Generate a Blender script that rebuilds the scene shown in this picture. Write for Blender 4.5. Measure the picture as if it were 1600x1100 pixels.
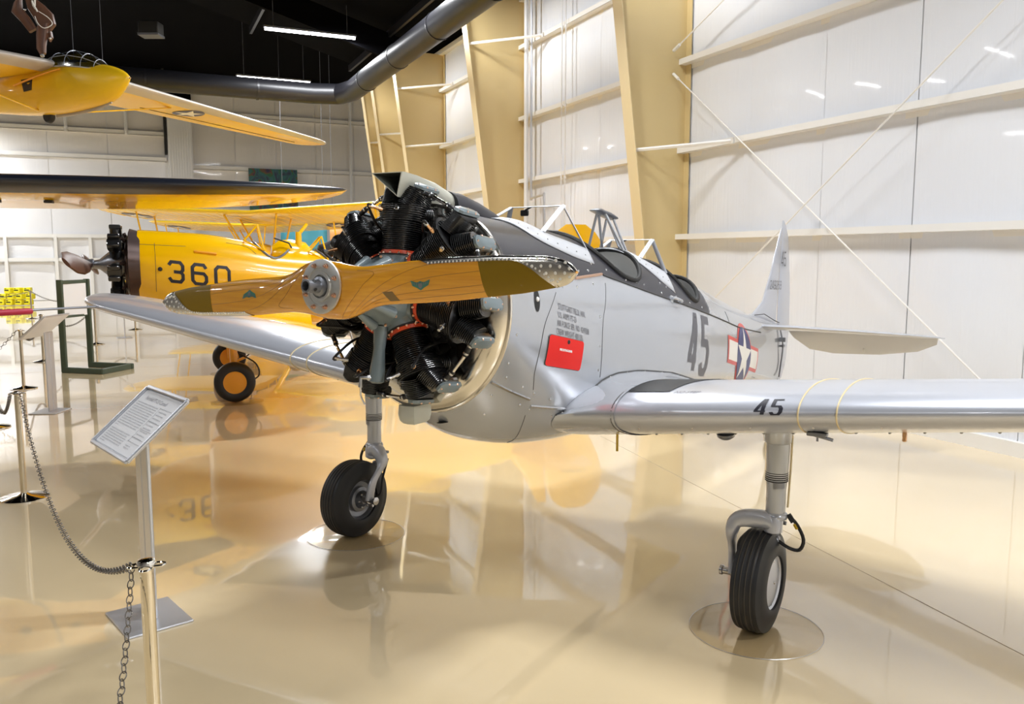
import bpy, bmesh, math, random
from mathutils import Vector, Matrix, Euler
random.seed(7)
PI = math.pi
C = bpy.context.scene.collection
for o in list(bpy.data.objects): bpy.data.objects.remove(o)

# ---------------------------------------------------------------- camera, world, exposure
S = bpy.context.scene
cam = bpy.data.objects.new('camera', bpy.data.cameras.new('camera')); C.objects.link(cam)
cam.data.sensor_width = 36; cam.data.lens = 29.25; cam.data.clip_end = 300
cam.location = (0, 0, 2.15); cam.rotation_euler = (PI/2 - math.atan(150/1300), 0, 0)
S.camera = cam
S.view_settings.view_transform = 'Standard'; S.view_settings.look = 'None'
S.view_settings.exposure = 0.0; S.view_settings.gamma = 1; S.view_settings.use_curve_mapping = False
W = bpy.data.worlds.new('world'); S.world = W; W.use_nodes = True
W.node_tree.nodes['Background'].inputs[0].default_value = (1, .97, .92, 1)
W.node_tree.nodes['Background'].inputs[1].default_value = 0.55
LAMP_POWER = 380.0
LAMP_GLOW = 16.0
# hangar axes: along the side wall (D), into the room (N)
D = Vector((-.4110, .9116, 0)); N = Vector((-.9116, -.4110, 0)); W0 = Vector((5.211, 9.045, 0))
def RW(w, n, z=0): return W0 + D*w + N*n + Vector((0, 0, z))      # room point
lamp_rows = []
for off, ms in ((0, range(-1, 6)), (13, range(-3, 5)), (26, range(0, 4))):
    for m in ms:
        p = Vector((-5.5, 23.6, 8.2)) + N*off - D*6.6*m
        lamp_rows.append((p, off, m))
for p, off, m in lamp_rows:
    L = bpy.data.lights.new('lamp_light', 'AREA'); L.shape = 'RECTANGLE'; L.size = 2.44; L.size_y = .14
    L.energy = LAMP_POWER*(1.32 if off == 0 else (1.9 if m < 0 else .42)); L.color = (.96, .98, 1)  # back lamps of the left row are added, stronger, to brighten the back wall
    o = bpy.data.objects.new('lamp_light', L); C.objects.link(o); o.location = p - Vector((0, 0, .06))
    o.rotation_euler = (0, 0, math.atan2(-N.y, -N.x))

# ---------------------------------------------------------------- materials
def mat(name, col, rough=.5, metal=0, coat=0, spec=.5, ior=None, bump=None, coat_rough=.04, coat_ior=1.5, var=0):
    m = bpy.data.materials.new(name); m.use_nodes = True; nt = m.node_tree; b = nt.nodes['Principled BSDF']
    b.inputs['Base Color'].default_value = (*col, 1); b.inputs['Roughness'].default_value = rough
    b.inputs['Metallic'].default_value = metal; b.inputs['Coat Weight'].default_value = coat
    b.inputs['Coat Roughness'].default_value = coat_rough; b.inputs['Coat IOR'].default_value = coat_ior
    b.inputs['Specular IOR Level'].default_value = spec
    if ior: b.inputs['IOR'].default_value = ior
    tc = nt.nodes.new('ShaderNodeTexCoord')
    if var:
        n = nt.nodes.new('ShaderNodeTexNoise'); n.inputs['Scale'].default_value = 3; n.inputs['Detail'].default_value = 5
        nt.links.new(tc.outputs['Object'], n.inputs['Vector'])
        r = nt.nodes.new('ShaderNodeMix'); r.data_type = 'RGBA'
        r.inputs[6].default_value = (*[c*(1-var) for c in col], 1); r.inputs[7].default_value = (*[min(1, c*(1+var)) for c in col], 1)
        nt.links.new(n.outputs[0], r.inputs[0]); nt.links.new(r.outputs[2], b.inputs['Base Color'])
    if bump:
        sc, st, scale = bump
        mp = nt.nodes.new('ShaderNodeMapping'); mp.inputs['Scale'].default_value = sc
        n = nt.nodes.new('ShaderNodeTexNoise'); n.inputs['Scale'].default_value = scale; n.inputs['Detail'].default_value = 3
        bp = nt.nodes.new('ShaderNodeBump'); bp.inputs['Strength'].default_value = st; bp.inputs['Distance'].default_value = .02
        nt.links.new(tc.outputs['Object'], mp.inputs[0]); nt.links.new(mp.outputs[0], n.inputs['Vector'])
        nt.links.new(n.outputs[0], bp.inputs['Height']); nt.links.new(bp.outputs[0], b.inputs['Normal'])
    return m
def emis(name, col, s):
    m = mat(name, col); b = m.node_tree.nodes['Principled BSDF']
    b.inputs['Emission Color'].default_value = (*col, 1); b.inputs['Emission Strength'].default_value = s; return m
def glass(name, col=(1, 1, 1), rough=.0, alpha=.18):
    m = bpy.data.materials.new(name); m.use_nodes = True; nt = m.node_tree; nt.nodes.remove(nt.nodes['Principled BSDF'])
    g = nt.nodes.new('ShaderNodeBsdfGlossy'); g.inputs['Roughness'].default_value = rough
    t = nt.nodes.new('ShaderNodeBsdfTransparent'); t.inputs[0].default_value = (*col, 1)
    mx = nt.nodes.new('ShaderNodeMixShader'); mx.inputs[0].default_value = alpha
    nt.links.new(t.outputs[0], mx.inputs[1]); nt.links.new(g.outputs[0], mx.inputs[2])
    nt.links.new(mx.outputs[0], nt.nodes['Material Output'].inputs[0]); return m

M = dict(
    silver=mat('silver_paint', (.50, .52, .56), .26, .45, .6, coat_rough=.03),
    silver_wing=mat('silver_wing_paint', (.56, .58, .64), .30, .40, .5, coat_rough=.07),
    bare=mat('polished_metal', (.78, .75, .70), .16, 1),
    steel=mat('steel', (.60, .60, .60), .25, 1),
    chrome=mat('chrome', (.85, .83, .80), .06, 1),
    chrome_floor_tint=mat('polished_post_metal', (.80, .73, .60), .10, 1),  # chrome post, the floor's warm reflection put into the colour
    antiglare=mat('dark_antiglare_paint', (.022, .022, .03), .38, 0, .15),
    black=mat('black_enamel', (.012, .012, .013), .30, 0, .7, coat_rough=.15),
    frame=mat('silver_frame_paint', (.60, .62, .66), .38, .25, .2),
    blackm=mat('black_matte', (.012, .012, .012), .6),
    dark=mat('dark_interior', (.03, .03, .035), .6),
    grayblue=mat('grey_blue_enamel', (.17, .215, .235), .28, .1, .5),
    red=mat('red_paint', (.78, .012, .006), .45, spec=.25),
    redring=mat('orange_red_ring', (.62, .07, .02), .4),
    brass=mat('brass', (.75, .45, .25), .25, 1),
    copper=mat('copper_bolt', (.80, .52, .38), .28, 1),
    rubber=mat('tyre_rubber', (.012, .012, .013), .5, var=.3),
    yellow=mat('yellow_paint', (.90, .50, .0), .22, 0, .8),
    yellow2=mat('yellow_fabric_paint', (.95, .64, .01), .3, 0, .8, bump=((1, 1, 1), .2, 2)),
    gyellow=mat('glider_yellow_fabric', (.90, .55, .01), .35, 0, .3),
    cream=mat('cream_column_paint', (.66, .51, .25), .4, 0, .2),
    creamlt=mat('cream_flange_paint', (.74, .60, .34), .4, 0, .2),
    white=mat('white_paint', (.82, .82, .82), .4),
    girt=mat('girt_white_paint', (.86, .84, .80), .4),
    vinyl=mat('white_vinyl_insulation', (.82, .84, .885), .28, 0, .3, bump=((14, 14, .35), .35, 1.6)),
    vinyl2=mat('back_wall_vinyl', (.80, .77, .73), .35, 0, .2, bump=((10, 10, .35), .3, 1.4)),
    vinyl3=mat('lower_back_wall_vinyl', (.84, .84, .86), .35, 0, .2, bump=((10, 10, .35), .2, 1.4)),
    ceil=mat('black_ceiling', (.0018, .0018, .0026), .9, spec=.05),
    duct=mat('black_duct', (.012, .012, .015), .38, .2),
    alu=mat('brushed_aluminium', (.66, .68, .73), .32, .7),
    paper=mat('paper_sheet', (.86, .86, .88), .5),
    ink=mat('grey_ink', (.30, .30, .33), .6),
    inkb=mat('black_stencil_paint', (.02, .02, .03), .4),
    sten=mat('dark_grey_stencil_paint', (.10, .10, .115), .4),
    navy=mat('navy_insignia_paint', (.03, .04, .16), .35),
    insred=mat('insignia_red_paint', (.62, .09, .08), .35),
    inswhite=mat('insignia_white_paint', (.80, .78, .74), .35),
    green=mat('dark_green_frame_paint', (.05, .075, .05), .4),
    scoop=mat('grey_green_duct_paint', (.50, .50, .43), .35),
    olive=mat('olive_tip_paint', (.23, .14, .002), .45, 0, .05, spec=.25),
    dred=mat('red_cover', (.45, .02, .05), .45),
    brown=mat('brown_leather', (.10, .038, .016), .45),
    brownr=mat('brown_collector_metal', (.07, .045, .04), .35, .5),
    tube=mat('tube_black_hose', (.015, .015, .016), .35),
    liner=mat('cockpit_liner', (.72, .73, .72), .45, .1),
    amber=mat('amber_hose', (.65, .42, .03), .4),
    gunmetal=mat('gunmetal_grey', (.26, .27, .30), .32, .7),
    orange=mat('orange_gear_paint', (.84, .36, .01), .35, 0, .4),
    wood_dk=mat('dark_wood_line', (.22, .085, .01), .5),
    rope=mat('white_rope', (.8, .77, .7), .6),
    banner=mat('blue_banner', (.08, .40, .60), .5), banner2=mat('orange_banner', (.80, .42, .16), .5),
    glass=glass('clear_glass', alpha=.07), gglass=glass('canopy_glass', (.34, .38, .44), .12, .35),
    matg=glass('clear_floor_mat', (.96, .94, .90), .06, .09),
    lamp=emis('lamp_tube', (1, .98, 1), LAMP_GLOW),
    beige=mat('taupe_finish', (.42, .36, .28), .35, 0, .5, bump=((40, 1, 1), .2, 2)),
    hidden_wall=mat('dull_wall_paint', (.30, .29, .28), .6),
    glidgrey=mat('glider_grey_leading_edge', (.52, .47, .42), .4),
    chain=mat('dark_chain_metal', (.16, .145, .13), .3, .9),
    seam=mat('panel_seam', (.05, .05, .05), .6),
    yblock=mat('yellow_block_plastic', (.90, .80, .02), .4),
)
# glossy epoxy floor: cream with faint mottling
m = mat('epoxy_floor', (.72, .60, .42), .22, 0, 1.0, coat_rough=.03, coat_ior=2.3); M['floor'] = m
nt = m.node_tree; b = nt.nodes['Principled BSDF']; tc = nt.nodes.new('ShaderNodeTexCoord')
n = nt.nodes.new('ShaderNodeTexNoise'); n.inputs['Scale'].default_value = .35; n.inputs['Detail'].default_value = 3
r = nt.nodes.new('ShaderNodeMix'); r.data_type = 'RGBA'; r.inputs[6].default_value = (.77, .61, .37, 1); r.inputs[7].default_value = (.82, .66, .41, 1)
nt.links.new(tc.outputs['Object'], n.inputs['Vector']); nt.links.new(n.outputs[0], r.inputs[0]); nt.links.new(r.outputs[2], b.inputs['Base Color'])
n2 = nt.nodes.new('ShaderNodeTexNoise'); n2.inputs['Scale'].default_value = 1.3; bp = nt.nodes.new('ShaderNodeBump'); bp.inputs['Strength'].default_value = .05; bp.inputs['Distance'].default_value = .03
nt.links.new(tc.outputs['Object'], n2.inputs['Vector']); nt.links.new(n2.outputs[0], bp.inputs['Height']); nt.links.new(bp.outputs[0], b.inputs['Coat Normal'])
# varnished laminated wood for the propeller
m = mat('varnished_wood', (.8, .3, .02), .25, 0, 1, coat_rough=.03); M['wood'] = m
nt = m.node_tree; b = nt.nodes['Principled BSDF']; tc = nt.nodes.new('ShaderNodeTexCoord')
mp = nt.nodes.new('ShaderNodeMapping'); mp.inputs['Scale'].default_value = (60, 2.0, 60); n = nt.nodes.new('ShaderNodeTexNoise'); n.inputs['Scale'].default_value = 1.2; n.inputs['Detail'].default_value = 4
cr = nt.nodes.new('ShaderNodeValToRGB'); cr.color_ramp.elements[0].position = .3; cr.color_ramp.elements[0].color = (.70, .29, .01, 1); cr.color_ramp.elements[1].position = .7; cr.color_ramp.elements[1].color = (.84, .40, .02, 1)
nt.links.new(tc.outputs['Object'], mp.inputs[0]); nt.links.new(mp.outputs[0], n.inputs['Vector']); nt.links.new(n.outputs[0], cr.inputs[0]); nt.links.new(cr.outputs[0], b.inputs['Base Color'])
# dark abstract painting
m = mat('painting', (.1, .2, .2), .4); M['painting'] = m
nt = m.node_tree; b = nt.nodes['Principled BSDF']; tc = nt.nodes.new('ShaderNodeTexCoord')
n = nt.nodes.new('ShaderNodeTexNoise'); n.inputs['Scale'].default_value = 1.1; n.inputs['Detail'].default_value = 2; n.inputs['Distortion'].default_value = 2.5
cr = nt.nodes.new('ShaderNodeValToRGB'); e = cr.color_ramp.elements; e[0].color = (.02, .03, .07, 1); e[0].position = .32; e[1].color = (.02, .13, .13, 1); e[1].position = .47
for p_, c_ in ((.53, (.01, .12, .04, 1)), (.6, (.14, .05, .02, 1)), (.68, (.02, .02, .06, 1))):
    q = e.new(p_); q.color = c_
nt.links.new(tc.outputs['Object'], n.inputs['Vector']); nt.links.new(n.outputs[0], cr.inputs[0]); nt.links.new(cr.outputs[0], b.inputs['Base Color'])

# ---------------------------------------------------------------- mesh helpers
def T(o, label=None, cat=None, group=None, kind=None):
    if label: o['label'] = label
    if cat: o['category'] = cat
    if group: o['group'] = group
    if kind: o['kind'] = kind
    return o
def empty(name, loc=(0, 0, 0), rz=0, label=None, cat=None, group=None):
    o = bpy.data.objects.new(name, None); C.objects.link(o); o.location = loc; o.rotation_euler = (0, 0, rz)
    o.empty_display_size = .1
    return T(o, label, cat, group)
def obj(name, bm, m, parent=None, smooth=True, ang=40, recalc=True):
    if recalc: bmesh.ops.recalc_face_normals(bm, faces=bm.faces)
    me = bpy.data.meshes.new(name); bm.to_mesh(me); bm.free()
    for x in (m if isinstance(m, (list, tuple)) else [m]): me.materials.append(x)
    if smooth:
        me.shade_smooth()
        try: me.set_sharp_from_angle(angle=math.radians(ang))
        except Exception: pass
    o = bpy.data.objects.new(name, me); C.objects.link(o)
    if parent: o.parent = parent
    return o
def B(): return bmesh.new()
def box(bm, c, s, rot=None, mi=0, bev=0):
    r = bmesh.ops.create_cube(bm, size=1); vs = r['verts']
    for v in vs: v.co = Vector((v.co.x*s[0], v.co.y*s[1], v.co.z*s[2]))
    if bev:
        es = list({e for v in vs for e in v.link_edges}); rr = bmesh.ops.bevel(bm, geom=es, offset=bev, segments=1, affect='EDGES')
        vs = list({v for v in rr['verts']} | {v for v in vs if v.is_valid})
    Mx = Matrix.Translation(c) @ (rot.to_4x4() if rot is not None else Matrix())
    for v in vs: v.co = Mx @ v.co
    if mi:
        for f in {f for v in vs for f in v.link_faces}: f.material_index = mi
def frame_of(t):
    t = t.normalized(); a = Vector((0, 0, 1)) if abs(t.z) < .9 else Vector((1, 0, 0))
    u = t.cross(a).normalized(); return u, t.cross(u)
def tube(bm, pts, r, seg=8, mi=0, caps=True, closed=False, flat=1):
    pts = [Vector(p) for p in pts]; n = len(pts); rs = r if isinstance(r, (list, tuple)) else [r]*n; rings = []
    u = None
    for i, p in enumerate(pts):
        a = pts[i-1] if i > 0 else (pts[-1] if closed else p); c = pts[(i+1) % n] if (i < n-1 or closed) else p
        t = (c - a)
        if t.length < 1e-9: t = Vector((0, 0, 1))
        t.normalize()
        if u is None: u, v = frame_of(t)
        else:
            u = (u - t*u.dot(t))
            if u.length < 1e-6: u, v = frame_of(t)
            u.normalize(); v = t.cross(u)
        rings.append([bm.verts.new(p + (u*math.cos(2*PI*k/seg) + v*flat*math.sin(2*PI*k/seg))*rs[i]) for k in range(seg)])
    m_ = n if closed else n-1
    for i in range(m_):
        A_, B_ = rings[i], rings[(i+1) % n]
        for k in range(seg):
            f = bm.faces.new((A_[k], A_[(k+1) % seg], B_[(k+1) % seg], B_[k])); f.material_index = mi
    if caps and not closed:
        for R_ in (rings[0], rings[-1]):
            f = bm.faces.new(R_); f.material_index = mi
def arc(pts, n=24):     # smooth interpolation through points
    pts = [Vector(p) for p in pts]; out = []
    m_ = len(pts)
    for i in range(m_-1):
        p0, p1, p2, p3 = pts[max(i-1, 0)], pts[i], pts[i+1], pts[min(i+2, m_-1)]
        k = max(2, n//(m_-1))
        for j in range(k):
            t = j/k; out.append(.5*((2*p1)+(p2-p0)*t+(2*p0-5*p1+4*p2-p3)*t*t+(3*p1-p0-3*p2+p3)*t**3))
    out.append(pts[-1]); return out
def lathe(bm, prof, o, ax, seg=24, mi=0, capa=True, capb=True):   # prof: (axial, radius)
    o = Vector(o); ax = Vector(ax).normalized(); u, v = frame_of(ax); rings = []
    for a, r in prof:
        r = max(r, 1e-4)
        rings.append([bm.verts.new(o + ax*a + (u*math.cos(2*PI*k/seg)+v*math.sin(2*PI*k/seg))*r) for k in range(seg)])
    for A_, B_ in zip(rings, rings[1:]):
        for k in range(seg):
            f = bm.faces.new((A_[k], A_[(k+1) % seg], B_[(k+1) % seg], B_[k])); f.material_index = mi
    if capa: bm.faces.new(rings[0]).material_index = mi
    if capb: bm.faces.new(rings[-1]).material_index = mi
def cyl(bm, a, b_, r, seg=12, mi=0): tube(bm, [a, b_], r, seg, mi)
def loft(bm, rings, mi=0, closed=True, cap0=True, cap1=True, skip=None):
    R_ = [[bm.verts.new(p) for p in r] for r in rings]; n = len(rings[0])
    for i in range(len(R_)-1):
        for k in range(n if closed else n-1):
            k2 = (k+1) % n
            if skip and skip(i, k): continue
            f = bm.faces.new((R_[i][k], R_[i][k2], R_[i+1][k2], R_[i+1][k])); f.material_index = mi(i, k) if callable(mi) else mi
    if cap0 and closed: bm.faces.new(R_[0]).material_index = 0
    if cap1 and closed: bm.faces.new(R_[-1]).material_index = 0
    return R_
def prism(bm, poly, off, mi=0):
    a = [bm.verts.new(Vector(p)) for p in poly]; b_ = [bm.verts.new(Vector(p)+Vector(off)) for p in poly]; n = len(poly)
    for k in range(n): bm.faces.new((a[k], a[(k+1) % n], b_[(k+1) % n], b_[k])).material_index = mi
    bm.faces.new(a).material_index = mi; bm.faces.new(b_[::-1]).material_index = mi
def dup(o, parent=None):
    c = o.copy(); C.objects.link(c); c.parent = parent
    for ch in o.children: dup(ch, c)
    return c

# glyph strokes on a unit box, block lettering with cut corners
GL = {
 '3': [[(0, .82), (.18, 1), (.82, 1), (1, .84), (1, .62), (.86, .5), (1, .38), (1, .16), (.82, 0), (.18, 0), (0, .18)], [(.35, .5), (.88, .5)]],
 '6': [[(1, .82), (.82, 1), (.2, 1), (0, .84), (0, .16), (.2, 0), (.82, 0), (1, .16), (1, .4), (.82, .55), (0, .55)]],
 '0': [[(.2, 1), (.8, 1), (1, .84), (1, .16), (.8, 0), (.2, 0), (0, .16), (0, .84), (.2, 1)]],
 '4': [[(.72, 0), (.72, 1), (.6, 1), (0, .3), (0, .22), (1, .22)]],
 '5': [[(.98, 1), (.06, 1), (.06, .56), (.78, .56), (1, .42), (1, .16), (.8, 0), (.2, 0), (0, .16)]],
 '2': [[(0, .82), (.2, 1), (.8, 1), (1, .84), (1, .6), (0, .12), (0, 0), (1, 0)]],
 '9': [[(0, .16), (.2, 0), (.8, 0), (1, .16), (1, .84), (.8, 1), (.2, 1), (0, .84), (0, .6), (.2, .45), (1, .45)]],
 '8': [[(.2, 1), (.8, 1), (1, .84), (1, .62), (.85, .52), (1, .4), (1, .16), (.8, 0), (.2, 0), (0, .16), (0, .4), (.15, .52), (0, .62), (0, .84), (.2, 1)], [(.15, .52), (.85, .52)]],
}
def glyph(bm, ch, x0, y0, w, h, sw, fn, sub=.06, mi=0):
    hw = sw/2
    for pl in GL[ch]:
        P = [Vector((x0+hw+p[0]*(w-sw), y0+hw+p[1]*(h-sw))) for p in pl]
        closed = (P[0]-P[-1]).length < 1e-6
        L_, R_ = [], []
        n = len(P)
        for i, p in enumerate(P):
            a = P[i-1] if i else (P[-2] if closed else None); c = P[i+1] if i < n-1 else (P[1] if closed else None)
            d1 = (p-a).normalized() if a is not None else None; d2 = (c-p).normalized() if c is not None else None
            if d1 is None: d1 = d2
            if d2 is None: d2 = d1
            n1 = Vector((-d1.y, d1.x)); n2 = Vector((-d2.y, d2.x)); mt = (n1+n2)
            mt = mt.normalized() if mt.length > 1e-6 else n1; k = min(1/max(mt.dot(n1), .3), 1.6)
            L_.append(p+mt*hw*k); R_.append(p-mt*hw*k)
        for i in range(n-1):
            m_ = max(1, int((P[i+1]-P[i]).length/sub))
            for j in range(m_):
                t0, t1 = j/m_, (j+1)/m_
                for (s0, s1) in ((0, .5), (.5, 1)):
                    q = []
                    for t, s in ((t0, s0), (t1, s0), (t1, s1), (t0, s1)):
                        q2 = (L_[i].lerp(L_[i+1], t)).lerp(R_[i].lerp(R_[i+1], t), s); q.append(bm.verts.new(fn(q2.x, q2.y)))
                    bm.faces.new(q).material_index = mi
def grid(bm, x0, x1, y0, y1, nx, ny, fn, mi=0):
    V = [[bm.verts.new(fn(x0+(x1-x0)*i/nx, y0+(y1-y0)*j/ny)) for j in range(ny+1)] for i in range(nx+1)]
    for i in range(nx):
        for j in range(ny): bm.faces.new((V[i][j], V[i+1][j], V[i+1][j+1], V[i][j+1])).material_index = mi
def fan(bm, rim, c, fn, rings=5, mi=0):
    n = len(rim); prev = None; cv = bm.verts.new(fn(*c))
    for q in range(1, rings+1):
        t = q/rings; cur = [bm.verts.new(fn(c[0]+(p[0]-c[0])*t, c[1]+(p[1]-c[1])*t)) for p in rim]
        for k in range(n):
            k2 = (k+1) % n
            f = bm.faces.new((cv, cur[k], cur[k2])) if prev is None else bm.faces.new((prev[k], cur[k], cur[k2], prev[k2]))
            f.material_index = mi
        prev = cur
def star_rim(c, r, sub=3, rot=PI/2):
    P = []
    for i in range(10):
        a = rot+i*PI/5; rr = r if i % 2 == 0 else r*.382; P.append(Vector((c[0]+rr*math.cos(a), c[1]+rr*math.sin(a))))
    out = []
    for i in range(10):
        for j in range(sub): out.append(tuple(P[i].lerp(P[(i+1) % 10], j/sub)))
    return out
def circ(c, r, n=32): return [(c[0]+r*math.cos(2*PI*i/n), c[1]+r*math.sin(2*PI*i/n)) for i in range(n)]
def text_mesh(s, size, fn, xs=1.0, mi=0, name='lettering', m=None, parent=None, off=0.0):
    cu = bpy.data.curves.new('t', 'FONT'); cu.body = s; cu.size = size; cu.resolution_u = 2; cu.offset = off
    o = bpy.data.objects.new('t', cu); C.objects.link(o)
    me = bpy.data.meshes.new_from_object(o); bpy.data.objects.remove(o); me.name = name
    for v in me.vertices: v.co = fn(v.co.x*xs, v.co.y)
    me.materials.append(m); q = bpy.data.objects.new(name, me); C.objects.link(q); q.parent = parent; return q
# ---------------------------------------------------------------- the hall
def lo(p): return Vector(p)
bm = B(); box(bm, (-4, 18, -.1), (70, 84, .2)); fl = obj('floor', bm, M['floor'], smooth=False); T(fl, kind='structure')
bm = B()
for w in (4.3, 11.5, 18.7)[1:]:
    a = RW(w, .3, .0015); b_ = RW(w, 34, .0015); box(bm, (a+b_)/2, ((b_-a).length, .006, .001), Euler((0, 0, math.atan2(-N.y, -N.x))).to_matrix())
for n_ in (13.6, 21.6):
    a = RW(-12, n_, .0015); b_ = RW(34, n_, .0015); box(bm, (a+b_)/2, ((b_-a).length, .006, .001), Euler((0, 0, math.atan2(D.y, D.x))).to_matrix())
tube(bm, [Vector((.2, 12.6, .0008)), Vector((2.05, 6.64, .0008)), Vector((3.6, 1.6, .0008))], .0022, 4)
obj('floor_joint', bm, mat('floor_joint_sealant', (.55, .45, .30), .5), fl, smooth=False)
rzD = math.atan2(D.y, D.x); RD = Euler((0, 0, rzD)).to_matrix(); RN = Euler((0, 0, math.atan2(-N.y, -N.x))).to_matrix()
EAVE = 8.05
def rbox(bm, w0, w1, n0, n1, z0, z1, mi=0):
    box(bm, RW((w0+w1)/2, (n0+n1)/2, (z0+z1)/2), (w1-w0, abs(n1-n0), z1-z0), RD, mi)
# side wall core, insulation panels, girts
bm = B(); rbox(bm, -16, 22.5, -.30, -.16, 0, EAVE+.3); wr = T(obj('wall_right', bm, M['white'], smooth=False), kind='structure')
rows = [0, 2.43, 3.87, 5.32, 6.95, EAVE]
def pillow(w0, w1, n_, z0, z1, m, parent, dirn=1, name='insulation_panel', frm=None):
    bm = B(); nx, nz = 4, 3
    frm = frm or (lambda w, n, z: RW(w, n, z))
    def f(u, v):
        bul = .03*math.sin(PI*min(max(u, 0), 1))*(.5+.5*math.sin(PI*v)) + .006*math.sin(u*19+w0)
        return frm(w0+(w1-w0)*u, n_+dirn*(bul-.0), z0+(z1-z0)*v)
    grid(bm, 0, 1, 0, 1, nx, nz, f); return obj(name, bm, m, parent)
for i in range(len(rows)-1):
    w = -3.3
    while w < 22:
        pillow(w+.004, w+1.50-.004, -.145, rows[i]+(.16 if i == 0 else .0), rows[i+1], M['vinyl'], wr); w += 1.50
bm = B(); rbox(bm, -16, 22.4, -.16, -.07, 0, .16); T(obj('baseboard_right', bm, M['girt'], smooth=False), kind='structure')
for i, z in enumerate(rows[1:-1]):
    bm = B(); rbox(bm, -14, 22.3, -.15, .03, z, z+.012); rbox(bm, -14, 22.3, .018, .03, z, z+.09); rbox(bm, -14, 22.3, -.15, -.138, z-.07, z)
    obj('girt', bm, M['girt'], wr, smooth=False)
bm = B(); rbox(bm, -14, 22.3, -.15, .02, EAVE-.02, EAVE+.10); obj('eave_beam', bm, M['girt'], wr, smooth=False)
# tapered frame columns
def column(w, top, hw=.14, s=1.0, n0=-.12):
    t = empty('steel_column', RW(w, 0, 0), rzD)
    bm = B()
    def pr(z): return (.42+.13*z)*s
    prism(bm, [(0.006, -n0*0+n0, 0), (0.006, pr(0), 0), (0.006, pr(top), top), (0.006, n0, top)], (-.012, 0, 0)); obj('web', bm, M['cream'], t, smooth=False)
    bm = B(); a = Vector((-hw, pr(0), 0)); b_ = Vector((-hw, pr(top), top))
    prism(bm, [a, a+Vector((2*hw, 0, 0)), b_+Vector((2*hw, 0, 0)), b_], (0, .014, 0)); obj('inner_flange', bm, M['creamlt'], t, smooth=False)
    bm = B(); box(bm, (0, n0, top/2), (2*hw, .014, top)); obj('outer_flange', bm, M['cream'], t, smooth=False)
    bm = B(); box(bm, (0, 0, .012), (.34, 1.05, .024)); o = obj('base_plate', bm, M['cream'], t, smooth=False); o.location.y = .16
    return t
# in this frame local x = along the wall, local y = into the room
lab = ['cream tapered steel column against side wall, nearest and rightmost one', 'cream tapered steel column on side wall behind the silver windshield', 'cream tapered steel column on side wall, third from the right, above the air scoop',
       'narrow cream steel column just left of the third column', 'farthest cream steel column at the end of the side wall']
cols = []
for i, (w, top, s) in enumerate([(5.84, 8.3, 1), (12.25, 8.3, 1), (17.9, 8.05, 1), (20.3, 8.0, 1.02), (21.6, 8.0, 1.0)]):
    c = column(w, top, s=s); T(c, lab[i], 'column', 'columns along the side wall'); cols.append(c)
# flange braces: bars from column inner flange back to a girt
for k, (w, z, d) in enumerate([(5.84, 3.90, 1.45), (12.25, 6.98, 1.3), (17.9, 6.98, 1.2), (17.9, 5.35, 1.2), (12.25, 3.9, 0), (20.3, 6.0, 1), (21.6, 5.9, 1)]):
    if not d: continue
    i = [5.84, 12.25, 17.9, 20.3, 21.6].index(w)
    p = (.42+.13*z)-.02; bm = B(); tube(bm, [(.0, p, z-.02), (-d, .05, z+.0)], .032, 6); box(bm, (-d, .05, z), (.1, .03, .09)); obj('flange_brace', bm, M['girt'], cols[i], smooth=False)
# rod bracing and conduits on the side wall
def rod(w0, z0, w1, z1, lab_, n_=.16):
    bm = B(); a = RW(w0, n_, z0); b_ = RW(w1, n_, z1); cyl(bm, a, b_, .011, 6)
    dd = (b_-a).normalized(); cyl(bm, a-dd*.06, a+dd*.12, .026, 8); T(obj('brace_rod', bm, M['girt']), lab_, 'rod', 'wall bracing rods')
rod(5.75, 5.12, -.4, .55, 'thin white bracing rod sloping down right from the nearest column')
rod(-.4, 5.0, 5.7, .62, 'thin white bracing rod crossing the other, rising towards the top right', .22)
rod(5.75, 5.55, -.4, 9.2*.85, 'short white bracing rod above, rising right from the nearest column')
bm = B(); tube(bm, arc([RW(11.35, .12, 8), RW(11.35, .12, 5), RW(11.35, .12, 3.55), RW(11.3, .12, 3.47), RW(10.75, .12, 3.5), RW(10.68, .12, 3.42), RW(10.68, .12, 2.2)], 36), .03, 8)
T(obj('conduit_pipe', bm, M['alu']), 'grey metal conduit with an offset bend on the side wall', 'pipe')
bm = B(); tube(bm, [RW(11.62, .12, 0), RW(11.62, .12, 8)], .05, 8); T(obj('white_downpipe', bm, M['white']), 'straight white pipe left of the bent grey conduit', 'pipe')
for w in (9.95, 9.78):
    bm = B(); tube(bm, [RW(w, .08, 1.2), RW(w, .08, 8)], .014, 6)
    for z in (2.4, 3.8, 5.3, 6.9): box(bm, RW(w, .075, z), (.06, .03, .05), RD)
    T(obj('wall_cable', bm, M['white']), 'thin white cable running up the wall, %s of a close pair' % ('left' if w > 9.9 else 'right'), 'cable', 'cables on the side wall')
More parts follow.
